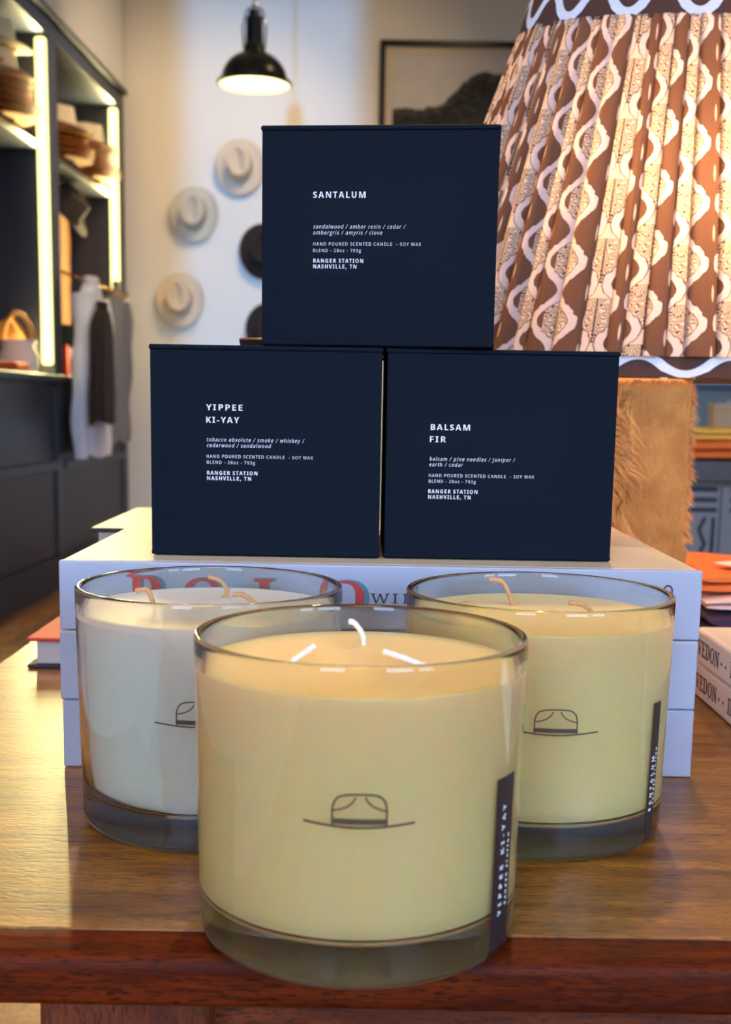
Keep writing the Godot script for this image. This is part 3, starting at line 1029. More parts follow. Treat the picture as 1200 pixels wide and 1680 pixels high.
# ---------------------------------------------------------------- display table far right
func far_table() -> void:
	var o := thing("display_table", "dark brown wooden display table far behind the lamp at right", "table", Vector3(1.45, 0, -3.0))
	part("tabletop", span(Vector3(-0.75, 0.795, -0.8), Vector3(0.9, 0.85, 0.0), 0.004, 2), MT.dark_wood, o)
	for q in [[-0.70, -0.06], [0.85, -0.06], [-0.70, -0.74], [0.85, -0.74]]:
		part("leg", span(Vector3(q[0] - 0.035, 0, q[1] - 0.035), Vector3(q[0] + 0.035, 0.795, q[1] + 0.035)), MT.dark_wood, o)
	# blanket hanging on the front of it
	var bl := thing("patterned_blanket", "grey woven blanket with dark bars and zigzag hanging below the far table edge", "blanket", Vector3(0.72, 0.44, -2.99))
	var g := Geo.new()
	for side in [0.0, 1.0]:
		var P := []
		var U := []
		for i in 11:
			var rp := []
			var ru := []
			for j in 25:
				rp.append(Vector3(j / 24.0 * 0.5, 0.345 * i / 10.0, 0.008 * sin(j * 0.8) * (1.0 - i / 10.0) + (0.012 if side > 0 else 0.004)))
				ru.append(Vector2((j / 24.0 * 0.5 - 0.070) / 0.115, 1.94 - i / 10.0 * 1.94))
			P.append(rp); U.append(ru)
		g.sheet(P, U, side < 0.5)
	part("cloth", g, MT.rug, bl)
	part("hem", span(Vector3(0, -0.05, -0.002), Vector3(0.5, 0.0, 0.014), 0.004, 2), MT.white_cloth, bl)
	# textiles and jars on it
	folded("folded_scarf", MT.orange_cloth, "bright orange folded scarf on the far display table", Vector3(0.90, 0.851, -3.16), Vector3(0.30, 0.045, 0.26), 0.15, 2, "scarves on the far display table")
	folded("folded_scarf", MT.yellow_cloth, "golden yellow folded scarf on top of the orange one on the far table", Vector3(0.93, 0.898, -3.17), Vector3(0.2, 0.03, 0.2), -0.2, 2, "scarves on the far display table")
	folded("folded_scarf", MT.pink_cloth, "pale pink folded scarf at the left end of the far display table", Vector3(0.775, 0.851, -3.45), Vector3(0.13, 0.05, 0.3), 0.1, 3, "scarves on the far display table")
	var v := thing("glass_vase", "pale blue vase standing behind the orange scarves on the far table", "vase", Vector3(1.07, 0.851, -3.55))
	v.scale = Vector3(0.5, 0.62, 0.5)
	g = Geo.new()
	g.lathe([Vector2(0, 0), Vector2(0.05, 0), Vector2(0.07, 0.05), Vector2(0.075, 0.12), Vector2(0.05, 0.2), Vector2(0.04, 0.23), Vector2(0.05, 0.25), Vector2(0.044, 0.25), Vector2(0.034, 0.23), Vector2(0, 0.2)], 28)
	part("body", g, MT.blue_glaze, v)
	g = Geo.new()
	g.lathe([Vector2(0.047, 0.249), Vector2(0.052, 0.253), Vector2(0.047, 0.257), Vector2(0.042, 0.253)], 24)
	part("rim", g, MT.chrome, v)
	var sb := thing("sideboard", "grey brown sideboard against the back wall, far behind the display table", "sideboard", Vector3(2.5, 0, -7.55))
	part("carcass", span(Vector3(-0.9, 0.08, -0.22), Vector3(0.9, 1.10, 0.2), 0.004, 1), MT.sideboard_paint, sb)
	part("worktop", span(Vector3(-0.93, 1.1003, -0.23), Vector3(0.93, 1.14, 0.23), 0.006, 2), MT.dark_wood, sb)
	for q in 3:
		var dr := part("door", span(Vector3(-0.88 + q * 0.59, 0.12, 0.2005), Vector3(-0.30 + q * 0.59, 1.07, 0.22), 0.004, 1), MT.sideboard_paint, sb)
		part("knob", span(Vector3(-0.36 + q * 0.59, 0.6, 0.2205), Vector3(-0.34 + q * 0.59, 0.66, 0.235), 0.005, 2), MT.brass, dr)
	for q in [[-0.85, 0.15], [0.85, 0.15], [-0.85, -0.18], [0.85, -0.18]]:
		part("foot", span(Vector3(q[0] - 0.03, 0, q[1] - 0.03), Vector3(q[0] + 0.03, 0.08, q[1] + 0.03)), MT.dark_wood, sb)
	var tb := thing("tan_carton", "tan cardboard carton beside the pale blue vase on the far table", "box", Vector3(1.00, 0.851, -3.40))
	tb.scale = Vector3(0.55, 0.62, 0.55)
	part("carton", box(Vector3(0.13, 0.2, 0.1), Vector3(0, 0.1, 0), 0.003), MT.tan_card, tb)
	part("lid", box(Vector3(0.136, 0.03, 0.106), Vector3(0, 0.2155, 0), 0.003), MT.tan_card, tb)

# ---------------------------------------------------------------- the table
func table() -> void:
	var o := thing("wooden_table", "polished brown wooden table holding the candles, with a rounded reddish front edge", "table", Vector3(0.45, 0, -0.9))
	var g := Geo.new()
	g.rbox(Vector3(1.49, 0.0235, 0.994), Vector3(0, Y0 - 0.01175, -0.053), 0.0008, 1)
	part("tabletop", g, MT.table_wood, o)
	# front edge band, a moulded profile swept along x
	g = Geo.new()
	var pr := [Vector2(-0.4545 + 0.9, Y0), Vector2(0.4520, Y0), Vector2(0.4530, Y0 - 0.0006), Vector2(0.4545, Y0 - 0.0008), Vector2(0.4575, Y0 - 0.0012)]
	for k in 7:
		var a := PI / 2 * (1.0 - k / 6.0)
		pr.append(Vector2(0.4575 + 0.007 * cos(a), Y0 - 0.0082 + 0.007 * sin(a)))
	pr.append(Vector2(0.4645, Y0 - 0.0195))
	for k in 4:
		var a := -PI / 2 * (k + 1) / 4.0
		pr.append(Vector2(0.4605 + 0.004 * cos(a), Y0 - 0.0195 + 0.004 * sin(a)))
	pr.append(Vector2(0.4455, Y0 - 0.0235))
	var P := []
	var U := []
	for p in pr:
		P.append([Vector3(-0.745, p.y, p.x), Vector3(0.745, p.y, p.x)])
		U.append([Vector2(-0.745, p.x - p.y + 0.3), Vector2(0.745, p.x - p.y + 0.3)])
	g.sheet(P, U)
	part("edge_band", g, MT.edge_wood, o)
	part("apron", span(Vector3(-0.52, Y0 - 0.11, 0.40), Vector3(0.60, Y0 - 0.0236, 0.418)), MT.leg_wood, o)
	for q in [[-0.547, 0.405], [0.62, 0.405], [-0.547, -0.47], [0.62, -0.47]]:
		g = Geo.new()
		g.rbox(Vector3(Y0 - 0.0236, 0.07, 0.07), Vector3.ZERO, 0.003, 2)   # grain along its length
		for i in g.v.size():
			g.v[i] = Vector3(g.v[i].y, g.v[i].x + (Y0 - 0.0236) * 0.5, g.v[i].z) + Vector3(q[0], 0, q[1])
			g.n[i] = Vector3(g.n[i].y, g.n[i].x, g.n[i].z)
		for i in range(0, g.v.size(), 3):
			var t := g.v[i]; g.v[i] = g.v[i + 1]; g.v[i + 1] = t
			t = g.n[i]; g.n[i] = g.n[i + 1]; g.n[i + 1] = t
			var u := g.t[i]; g.t[i] = g.t[i + 1]; g.t[i + 1] = u
		part("leg", g, MT.leg_wood, o)

# ---------------------------------------------------------------- table lamp
func lamp() -> void:
	var o := thing("table_lamp", "table lamp with large pleated shade in brown and white block print, lit from inside", "lamp", Vector3(0.272, Y0, -1.06))
	var yb := 0.2535     # bottom of the pleats
	var yt := 0.522
	var rt := 0.146
	var rb := 0.238
	var ratio := 0.36
	# pleated cloth
	var rng := RandomNumberGenerator.new()
	rng.seed = 12
	var NP := 84
	var ang := []
	var wid := []
	var total := 0.0
	for k in NP:
		var w := rng.randf_range(0.6, 1.5)
		wid.append(w)
		total += w
	var amp := []
	for k in NP: amp.append(rng.randf_range(0.5, 1.25))
	var steps := [0.0, 0.12, 0.3, 0.5, 0.7, 0.86, 1.0, 1.14, 1.2, 1.1]
	var hgt := [0.0, 0.35, 0.62, 0.8, 0.93, 1.0, 0.92, 0.62, 0.3, 0.08]
	var P := []
	var U := []
	var rows := 40
	for i in rows + 1:
		var t := float(i) / rows            # 0 bottom, 1 top
		var R := lerpf(rb, rt, t)
		var y := lerpf(yb, yt, t)
		var rp := []
		var ru := []
		var at := 0.0
		var uu := 0.0
		var gather := 0.55 + 0.45 * sin(PI * clampf(t * 0.9 + 0.05, 0, 1))
		for k in NP:
			for s in steps.size():
				var a: float = (at + wid[k] * (steps[s] + 0.06 * sin(t * 4.0 + k * 1.3) * hgt[s])) / total * TAU
				var off: float = 0.0085 * amp[k] * hgt[s] * gather * (0.7 + 0.3 * (1.0 - t)) + 0.0007 * sin(s * 2.6 + k * 1.7 + t * 2.0)
				var nx := cos(a) / 1.0
				var nz := sin(a) / ratio
				var nl := sqrt(nx * nx + nz * nz)
				rp.append(Vector3(R * cos(a) + nx / nl * off, y, R * ratio * sin(a) + nz / nl * off))
				ru.append(Vector2((uu + wid[k] * (s / float(steps.size()))) / total * 41.0 + 0.03 * sin(k * 2.0), -t * 5.7 + 0.2 * sin(k * 7.3)))
			at += wid[k]
			uu += wid[k]
		rp.append(rp[0])
		ru.append(Vector2(41.0, -t * 5.7))
		P.append(rp); U.append(ru)
	var g := Geo.new()
	g.sheet(P, U, false, true)
	part("shade", g, MT.shade_cloth, o)
	# flat bands at top and bottom
	for q in [[yb - 0.0165, yb + 0.0035, rb + 0.006, 10.0], [yt - 0.003, yt + 0.028, rt + 0.0055, 8.0]]:
		g = Geo.new()
		for side in [1.0, -1.0]:
			P = []
			U = []
			for i in 6:
				var t := i / 5.0
				var rp := []
				var ru := []
				var slope: float = -(rb - rt) / (yt - yb) * (q[1] - q[0]) * t
				for j in 145:
					var a := TAU * j / 144
					var R: float = q[2] + slope + 0.0012 * sin(PI * t) * side + (0.0 if side > 0 else -0.0025)
					rp.append(Vector3(R * cos(a), lerpf(q[0], q[1], t), R * cos(0.0) * ratio * sin(a)))
					ru.append(Vector2(j / 144.0 * q[3] * 2.0, 1.0 - t))
				P.append(rp); U.append(ru)
			g.sheet(P, U, side < 0.0, true)
		part("trim_band", g, MT.trim_cloth, o)
	g = Geo.new()
	g.lathe([Vector2(0, 0), Vector2(0.05, 0), Vector2(0.05, 0.008), Vector2(0.02, 0.016), Vector2(0.012, 0.03), Vector2(0.012, 0.10), Vector2(0.016, 0.11), Vector2(0.012, 0.12), Vector2(0.010, 0.30), Vector2(0, 0.30)], 28)
	part("base", g, MT.brass, o)
	g = Geo.new()
	g.tube([Vector3(0, 0.3, 0), Vector3(0, 0.33, 0)], [0.016], 14)
	g.tube([Vector3(-0.02, 0.315, 0), Vector3(-0.045, 0.36, 0), Vector3(-0.04, 0.48, 0), Vector3(0, 0.535, 0)], [0.002], 6)
	g.tube([Vector3(0.02, 0.315, 0), Vector3(0.045, 0.36, 0), Vector3(0.04, 0.48, 0), Vector3(0, 0.535, 0)], [0.002], 6)
	for k in 4:
		var a := TAU * (k + 0.5) / 4
		g.tube([Vector3(0, 0.535, 0), Vector3(rt * cos(a), 0.538, rt * ratio * sin(a))], [0.0015], 6)
	part("harp", g, MT.brass, o)
	g = Geo.new()
	g.lathe([Vector2(0, 0.33), Vector2(0.012, 0.33), Vector2(0.014, 0.35), Vector2(0.026, 0.375), Vector2(0.028, 0.395), Vector2(0.018, 0.418), Vector2(0, 0.424)], 20)
	part("bulb", g, MT.bulb_glow, o)
	var l := OmniLight3D.new()
	l.name = "bulb_light"
	l.light_color = Color(1.0, 0.86, 0.66)
	l.light_energy = 0.068
	l.light_size = 0.024
	l.omni_range = 10.0
	l.omni_attenuation = 2.0
	l.shadow_enabled = true
	o.add_child(l)
	l.position = Vector3(0, 0.385, 0)

# ---------------------------------------------------------------- hide covered block
func hide_block() -> void:
	var o := thing("hide_cushion", "tawny hair-on-hide upholstered block with shaggy fur edges, standing under the lampshade", "cushion", Vector3(0.205, Y0, -1.005))
	part("hide_panel", box(Vector3(0.118, 0.236, 0.03), Vector3(0, 0.1185, 0), 0.008, 3), MT.hide, o)
	var rng := RandomNumberGenerator.new()
	rng.seed = 5
	var nz := noise(51, 14.0, 2)
	# short coat
	var g := Geo.new()
	for k in 14000:
		var p := Vector3(rng.randf_range(0.010, 0.0585), rng.randf_range(0.004, 0.236), 0.0151)
		var sway := nz.get_noise_2d(p.x * 1.0, p.y) * 0.9 + 0.15
		strand(g, p, Vector3(-sway * 0.3, -1.0, 0.02), 0.006, 0.00035, rng, nz)
	_stuff(part("short_coat", g, MT.fur, o))
	# long shaggy fur down the left and round the right edge
	g = Geo.new()
	for k in 7000:
		var x := rng.randf_range(-0.058, 0.010)
		var y := rng.randf_range(0.0, 0.236)
		if x > -0.002 and rng.randf() > 0.5 + 0.5 * nz.get_noise_2d(y * 3.0, 5.0): continue
		var sway := nz.get_noise_2d(x * 1.4, y * 1.4 + 3.0)
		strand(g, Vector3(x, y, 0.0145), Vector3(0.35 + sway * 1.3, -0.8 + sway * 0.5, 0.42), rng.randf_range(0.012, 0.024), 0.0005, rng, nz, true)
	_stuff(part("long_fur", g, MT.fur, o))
	g = Geo.new()
	for k in 3200:
		var y := rng.randf_range(0.035, 0.236)
		var cl := 0.5 + 0.5 * nz.get_noise_2d(y * 6.0, 9.0)
		if rng.randf() > cl + 0.2: continue
		strand(g, Vector3(0.058, y, rng.randf_range(-0.013, 0.004)), Vector3(0.75, -0.7 + 0.4 * cl, -0.1 + 0.3 * rng.randf()), rng.randf_range(0.007, 0.016) * (0.6 + cl * 0.6), 0.0004, rng, nz, true)
	_stuff(part("fur_edge", g, MT.fur, o))

func _stuff(m: MeshInstance3D) -> void: m.set_meta("kind", "stuff")

func strand(g: Geo, p: Vector3, dir: Vector3, L: float, w: float, rng: RandomNumberGenerator, nz: FastNoiseLite, long := false) -> void:
	dir = (dir + Vector3(rng.randf_range(-0.22, 0.22), rng.randf_range(-0.15, 0.15), rng.randf_range(-0.06, 0.12))).normalized()
	var k := clampf(0.5 + 0.6 * nz.get_noise_2d(p.x * 2.2 + 9.0, p.y * 2.2) + rng.randf_range(-0.3, 0.3), 0, 1)
	var c := Color(0.46, 0.155, 0.03).lerp(Color(0.88, 0.40, 0.10), k if long else 0.45 + (k - 0.5) * 0.5)
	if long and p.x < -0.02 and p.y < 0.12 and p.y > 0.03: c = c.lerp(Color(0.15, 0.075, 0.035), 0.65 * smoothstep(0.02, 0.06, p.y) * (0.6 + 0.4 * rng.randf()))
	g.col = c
	var side := dir.cross(Vector3(0, 0, 1)).normalized() * w
	var mid := p + dir * L * 0.55 + Vector3(0, 0, 0.12 * L)
	var tip := p + dir * L + Vector3(0, -0.1 * L, 0.05 * L)
	var nm := (Vector3(0, 0, 1) + dir * 0.3).normalized()
	g.tri(p - side, p + side, mid + side * 0.8, nm, nm, nm)
	g.tri(p - side, mid + side * 0.8, mid - side * 0.8, nm, nm, nm)
	g.tri(mid - side * 0.8, mid + side * 0.8, tip, nm, nm, nm)

# ---------------------------------------------------------------- books and cloths on the table
func table_things() -> void:
	# three large white books, spines to the camera
	var tb := 0.0402
	var xs := [0.0085, 0.0080, 0.0083]
	var ln := [0.3645, 0.3648, 0.3652]
	var zs := [-0.6700, -0.6690, -0.6700]
	var nm := ["large white hardcover book, bottom one of the white stack", "large white hardcover book, middle one of the white stack", "large white book with red and teal spine title, top of the white stack"]
	for k in 3:
		var o := thing("white_book", nm[k], "book", Vector3(xs[k], Y0 + k * (tb + 0.0003) + 0.0002, zs[k]), -0.002, "large white books stacked under the boxes")
		var L: float = ln[k]
		var D := 0.285
		part("spine", span(Vector3(-L / 2, 0.0, -0.0045), Vector3(L / 2, tb, 0), 0.0013, 2), MT.white_book, o)
		part("cover_board", span(Vector3(-L / 2 + 0.0006, tb - 0.0034, -D), Vector3(L / 2 - 0.0006, tb - 0.0004, -0.0085), 0.0012, 2), MT.cream_cover, o)
		part("cover_board", span(Vector3(-L / 2 + 0.0006, 0.0004, -D), Vector3(L / 2 - 0.0006, 0.0034, -0.0085), 0.0012, 2), MT.cream_cover, o)
		part("hinge", span(Vector3(-L / 2 + 0.001, 0.0006, -0.010), Vector3(L / 2 - 0.001, tb - 0.0022, -0.004), 0.0008, 1), MT.white_book, o)
		part("pages", span(Vector3(-L / 2 + 0.004, 0.0036, -D + 0.004), Vector3(L / 2 - 0.004, tb - 0.0036, -0.0101), 0.0006, 1), MT.white_page, o)
		if k == 2:
			var word := [["P", -0.1450, 0.0215], ["O", -0.1118, 0.0232], ["L", -0.0710, 0.0200], ["O", -0.0312, 0.0238]]
			for w in word:
				var g := Geo.new()
				var g2 := Geo.new()
				var x0: float = w[1]
				write(g2, w[0], "serif bold", w[2] + 0.0012, 0.0206, func(p: Vector3): return Vector3(x0 + p.x + 0.0002, 0.0112 + p.y, 0.00002 + p.z), 0.0001)
				write(g, w[0], "serif bold", w[2] - 0.0012, 0.0186, func(p: Vector3): return Vector3(x0 - 0.0002 + p.x, 0.0126 + p.y, 0.00010 + p.z), 0.0002)
				var tl := part("title_letter", g2, MT.print_teal, o, "teal outlined title letter")
				part("letter_fill", g, MT.print_red, tl, "red face of the letter")
			var g := Geo.new()
			write(g, "WIL", "serif wide", 0.0240, 0.0056, func(p: Vector3): return Vector3(-0.0055 + p.x, 0.0186 + p.y, 0.00005 + p.z))
			part("author_lettering", g, MT.print_black, o, "small dark serif lettering")
			g = Geo.new()
			var arc := []
			for q in 15: arc.append(Vector2(0.1632 + 0.0024 * cos(PI * (-0.25 + 1.5 * q / 14)), 0.0285 + 0.0030 * sin(PI * (-0.25 + 1.5 * q / 14))))
			stroke(g, arc, 0.0010, func(p: Vector3): return Vector3(p.x, p.y, 0.00005 + p.z))
			part("emblem", g, MT.print_maroon, o, "small dark red looped emblem")
	# two pale books at the right, spines to the left
	for k in 2:
		var b := book("pale_book", Vector3(0.26, 0.0255, 0.31), MT.cream_cover, MT.pink_book, MT.white_page, ["pale pink-white book at the right table edge, lower of the two", "pale pink-white book at the right table edge, upper of the two"][k], "pale books at right", true)
		b.position = Vector3(0.251 - 0.001 * k, Y0 + 0.0003 + k * 0.0259, -0.727 + 0.004 * k)
		var g := Geo.new()
		var pl := func(p: Vector3): return Vector3(-0.00302 - p.z, 0.0072 + p.y, -0.156 + p.x)
		var z0 := 0.0
		write(g, "AVEDON", "serif bold", 0.0640, 0.0112, pl)
		write(g, "IN", "serif bold", 0.0150, 0.0112, func(p: Vector3): return pl.call(p + Vector3(0.0905, 0, 0)))
		for dx in [0.0695, 0.0795]:
			stroke(g, [Vector2(dx, 0.0045), Vector2(dx + 0.0014, 0.0052), Vector2(dx + 0.0022, 0.0040)], 0.0016, pl)
		part("spine_lettering", g, MT.print_black, b, "black condensed serif lettering")
	# red book at the left
	var o := thing("red_book", "red cloth book lying left of the white stack", "book", Vector3(-0.268, Y0 + 0.0002, -0.928), 0.0)
	part("front_board", span(Vector3(0, 0.0215, -0.19), Vector3(0.16, 0.0245, 0.0), 0.0012, 2), MT.red_cloth, o)
	part("back_board", span(Vector3(0, 0, -0.19), Vector3(0.16, 0.003, 0.0), 0.0012, 2), MT.navy_cloth, o, "dark navy back board")
	part("pages", span(Vector3(0.007, 0.0031, -0.184), Vector3(0.154, 0.0214, -0.004), 0.0005, 1), MT.grey_page, o)
	part("spine", span(Vector3(0.1565, 0, -0.19), Vector3(0.163, 0.0245, 0.0), 0.003, 2), MT.red_cloth, o)
	# two thick books behind the white stack, at the left
	for k in 2:
		o = thing("grey_book", ["thick grey-paged book lying behind the white stack, under the pale-topped one", "thick book with pale glossy cover and dark edges, lying behind the white stack"][k], "book", Vector3(-0.229, Y0 + 0.0002 + k * 0.0535, -0.985), 0.0, "thick books behind the white stack")
		part("front_board", span(Vector3(0, 0.0496, -0.2), Vector3(0.16, 0.0530, 0.0), 0.0012, 2), MT.black_felt if k == 0 else MT.print_black, o)
		part("back_board", span(Vector3(0, 0, -0.2), Vector3(0.16, 0.0032, 0.0), 0.0012, 2), MT.print_black, o)
		part("pages", span(Vector3(0.006, 0.0033, -0.194), Vector3(0.154, 0.0495, -0.004), 0.0005, 1), MT.grey_page, o)
		part("jacket", span(Vector3(0.001, 0.0531, -0.199), Vector3(0.159, 0.0534, -0.001), 0.0001, 1), MT.cream_cover, o)
	# cloths at the right behind the pale books
	folded("table_scarf", MT.purple_cloth, "dark purple scarf, bottom of the folded pile behind the pale books", Vector3(0.40, Y0, -1.17), Vector3(0.20, 0.028, 0.18), 0.1, 2, "scarves folded on the table at right")
	folded("table_scarf", MT.pink_cloth, "pale pink scarf in the middle of the folded pile behind the pale books", Vector3(0.40, Y0 + 0.0295, -1.17), Vector3(0.185, 0.012, 0.17), 0.05, 2, "scarves folded on the table at right")
	var of := folded("table_scarf", MT.orange_cloth, "bright orange scarf on top of the folded pile behind the pale books", Vector3(0.40, Y0 + 0.043, -1.175), Vector3(0.18, 0.02, 0.16), 0.0, 2, "scarves folded on the table at right")
	var g := Geo.new()
	g.rbox(Vector3(0.04, 0.002, 0.05), Vector3(-0.035, 0.0235, 0.045), 0.001, 1, Basis(Vector3.UP, 0.5))
	part("printed_patch", g, MT.white_cloth, of, "cream printed patch")

# ---------------------------------------------------------------- candle boxes
func boxes() -> void:
	var W := 0.135
	var H := 0.1222
	var yb := Y0 + 0.1216
	var spec := [
		["navy candle box, lower left of the three, title with a hyphen", Vector3(-0.0597, yb, -0.7016), -0.006],
		["navy candle box, lower right of the three, nearest the hide block", Vector3(0.07765, yb, -0.7035), 0.006],
		["navy candle box with one-word title, on top of the two others", Vector3(0.00385, yb + H + 0.0006, -0.7027), -0.095]]
	for k in 3:
		var o := thing("candle_box", spec[k][0], "box", spec[k][1], spec[k][2], "navy candle boxes")
		var hw := W / 2
		part("body", box(Vector3(W - 0.0006, H - 0.0045, W - 0.0006), Vector3(0, H / 2 - 0.0004, -hw), 0.0008, 2), MT.box_cloth, o)
		part("base_board", box(Vector3(W, 0.0030, W), Vector3(0, 0.0015, -hw), 0.0012, 2), MT.box_cloth, o)
		var lid := Geo.new()
		lid.rbox(Vector3(W + 0.0008, 0.0030, W + 0.0006), Vector3(0, H - 0.0015, -hw), 0.0012, 2)
		part("lid", lid, MT.box_cloth, o)
		var cx: float = [0.0, 0.0, 0.0][k]
		# sticker, then its print
		var st: Array = [[-0.040, 0.046, 0.0450, 0.096], [-0.052, 0.038, 0.0330, 0.086], [-0.0430, 0.0462, 0.0390, 0.0920]][k]
		part("sticker", span(Vector3(st[0], st[2], -0.0009), Vector3(st[1], st[3], -0.00020), 0.0001, 1), MT.box_sticker, o)
		# text lines: text, style, left, baseline from the box base, width, cap height
		var T: Array = [
			[["YIPPEE", "bold wide", -0.0347, 0.0849, 0.0212, 0.0034], ["KI-YAY", "bold wide", -0.0347, 0.0777, 0.0192, 0.0034],
			["tobacco absolute / smoke / whiskey /", "slant wide", -0.0343, 0.0669, 0.0570, 0.0022], ["cedarwood / sandalwood", "slant wide", -0.0343, 0.0636, 0.0375, 0.0022],
			["HAND POURED SCENTED CANDLE  - SOY WAX", "wide", -0.0345, 0.0574, 0.0622, 0.0018], ["BLEND - 28oz - 793g", "wide", -0.0344, 0.0539, 0.0282, 0.0018],
			["RANGER STATION", "bold wide", -0.0343, 0.0476, 0.0295, 0.0022], ["NASHVILLE, TN", "bold wide", -0.0343, 0.0444, 0.0258, 0.0022]],
			[["BALSAM", "bold wide", -0.0412, 0.0756, 0.0230, 0.0034], ["FIR", "bold wide", -0.0415, 0.0686, 0.0094, 0.0034],
			["balsam / pine needles / juniper /", "slant wide", -0.0414, 0.0578, 0.0503, 0.0022], ["earth / cedar", "slant wide", -0.0415, 0.0545, 0.0198, 0.0022],
			["HAND POURED SCENTED CANDLE  - SOY WAX", "wide", -0.0416, 0.0483, 0.0618, 0.0018], ["BLEND - 28oz - 793g", "wide", -0.0416, 0.0449, 0.0276, 0.0018],
			["RANGER STATION", "bold wide", -0.0417, 0.0388, 0.0289, 0.0022], ["NASHVILLE, TN", "bold wide", -0.0417, 0.0355, 0.0250, 0.0022]],
			[["SANTALUM", "bold wide", -0.0376, 0.0826, 0.0300, 0.0034],
			["sandalwood / amber resin / cedar /", "slant wide", -0.0374, 0.0657, 0.0530, 0.0022], ["ambergris / amyris / clove", "slant wide", -0.0374, 0.0624, 0.0397, 0.0022],
			["HAND POURED SCENTED CANDLE  - SOY WAX", "wide", -0.0373, 0.0563, 0.0618, 0.0018], ["BLEND - 28oz - 793g", "wide", -0.0373, 0.0527, 0.0275, 0.0018],
			["RANGER STATION", "bold wide", -0.0372, 0.0468, 0.0288, 0.0022], ["NASHVILLE, TN", "bold wide", -0.0372, 0.0436, 0.0250, 0.0022]]][k]
		var g := Geo.new()
		for q in T:
			write(g, q[0], q[1], q[4], q[5], func(p: Vector3): return Vector3(q[2] + p.x, q[3] + p.y, -0.00016 + p.z), 0.00008)
		part("lettering", g, MT.white_ink, o, "small white printed lettering")
	# dark glass dish behind the top box, on the left box
	var o := thing("glass_dish", "small dark amber glass dish on the left candle box behind the top one", "dish", Vector3(-0.0705, Y0 + 0.1216 + 0.1224, -0.812))
	var g := Geo.new()
	g.lathe([Vector2(0, 0), Vector2(0.013, 0), Vector2(0.0155, 0.003), Vector2(0.0165, 0.0085), Vector2(0.0155, 0.0085), Vector2(0.0145, 0.004), Vector2(0, 0.003)], 28)
	part("bowl", g, MT.black_felt, o)
	g = Geo.new()
	g.lathe([Vector2(0.0156, 0.0080), Vector2(0.0168, 0.0082), Vector2(0.0164, 0.0094), Vector2(0.0154, 0.0092)], 28)
	part("rim", g, MT.brass, o)

# ---------------------------------------------------------------- candles
const GR := 0.0673
const GB := 0.0650
const GH := 0.1200

func candles() -> void:
	candle("white-wicked candle in clear glass, frontmost, overhanging the table edge", Vector3(-0.00146, Y0 + 0.0003, -0.4680), 0.0, "YIPPEE KI-YAY", 0.0179, 0.0440, 1, 0).scale = Vector3(0.986, 1.014, 0.986)
	candle("candle with curled brown wicks and no side label, left behind the front one", Vector3(-0.0789, Y0 + 0.0003, -0.6002), 0.03, "", 0.0, 0.0, 0, 1)
	candle("candle with curled brown wicks and black side label, right behind the front one", Vector3(0.0878, Y0 + 0.0003, -0.5970), -0.005, "SANTALUM", 0.0184, 0.0276, 1, 2)

func rad(y: float) -> float: return lerpf(GB, GR, y / GH)

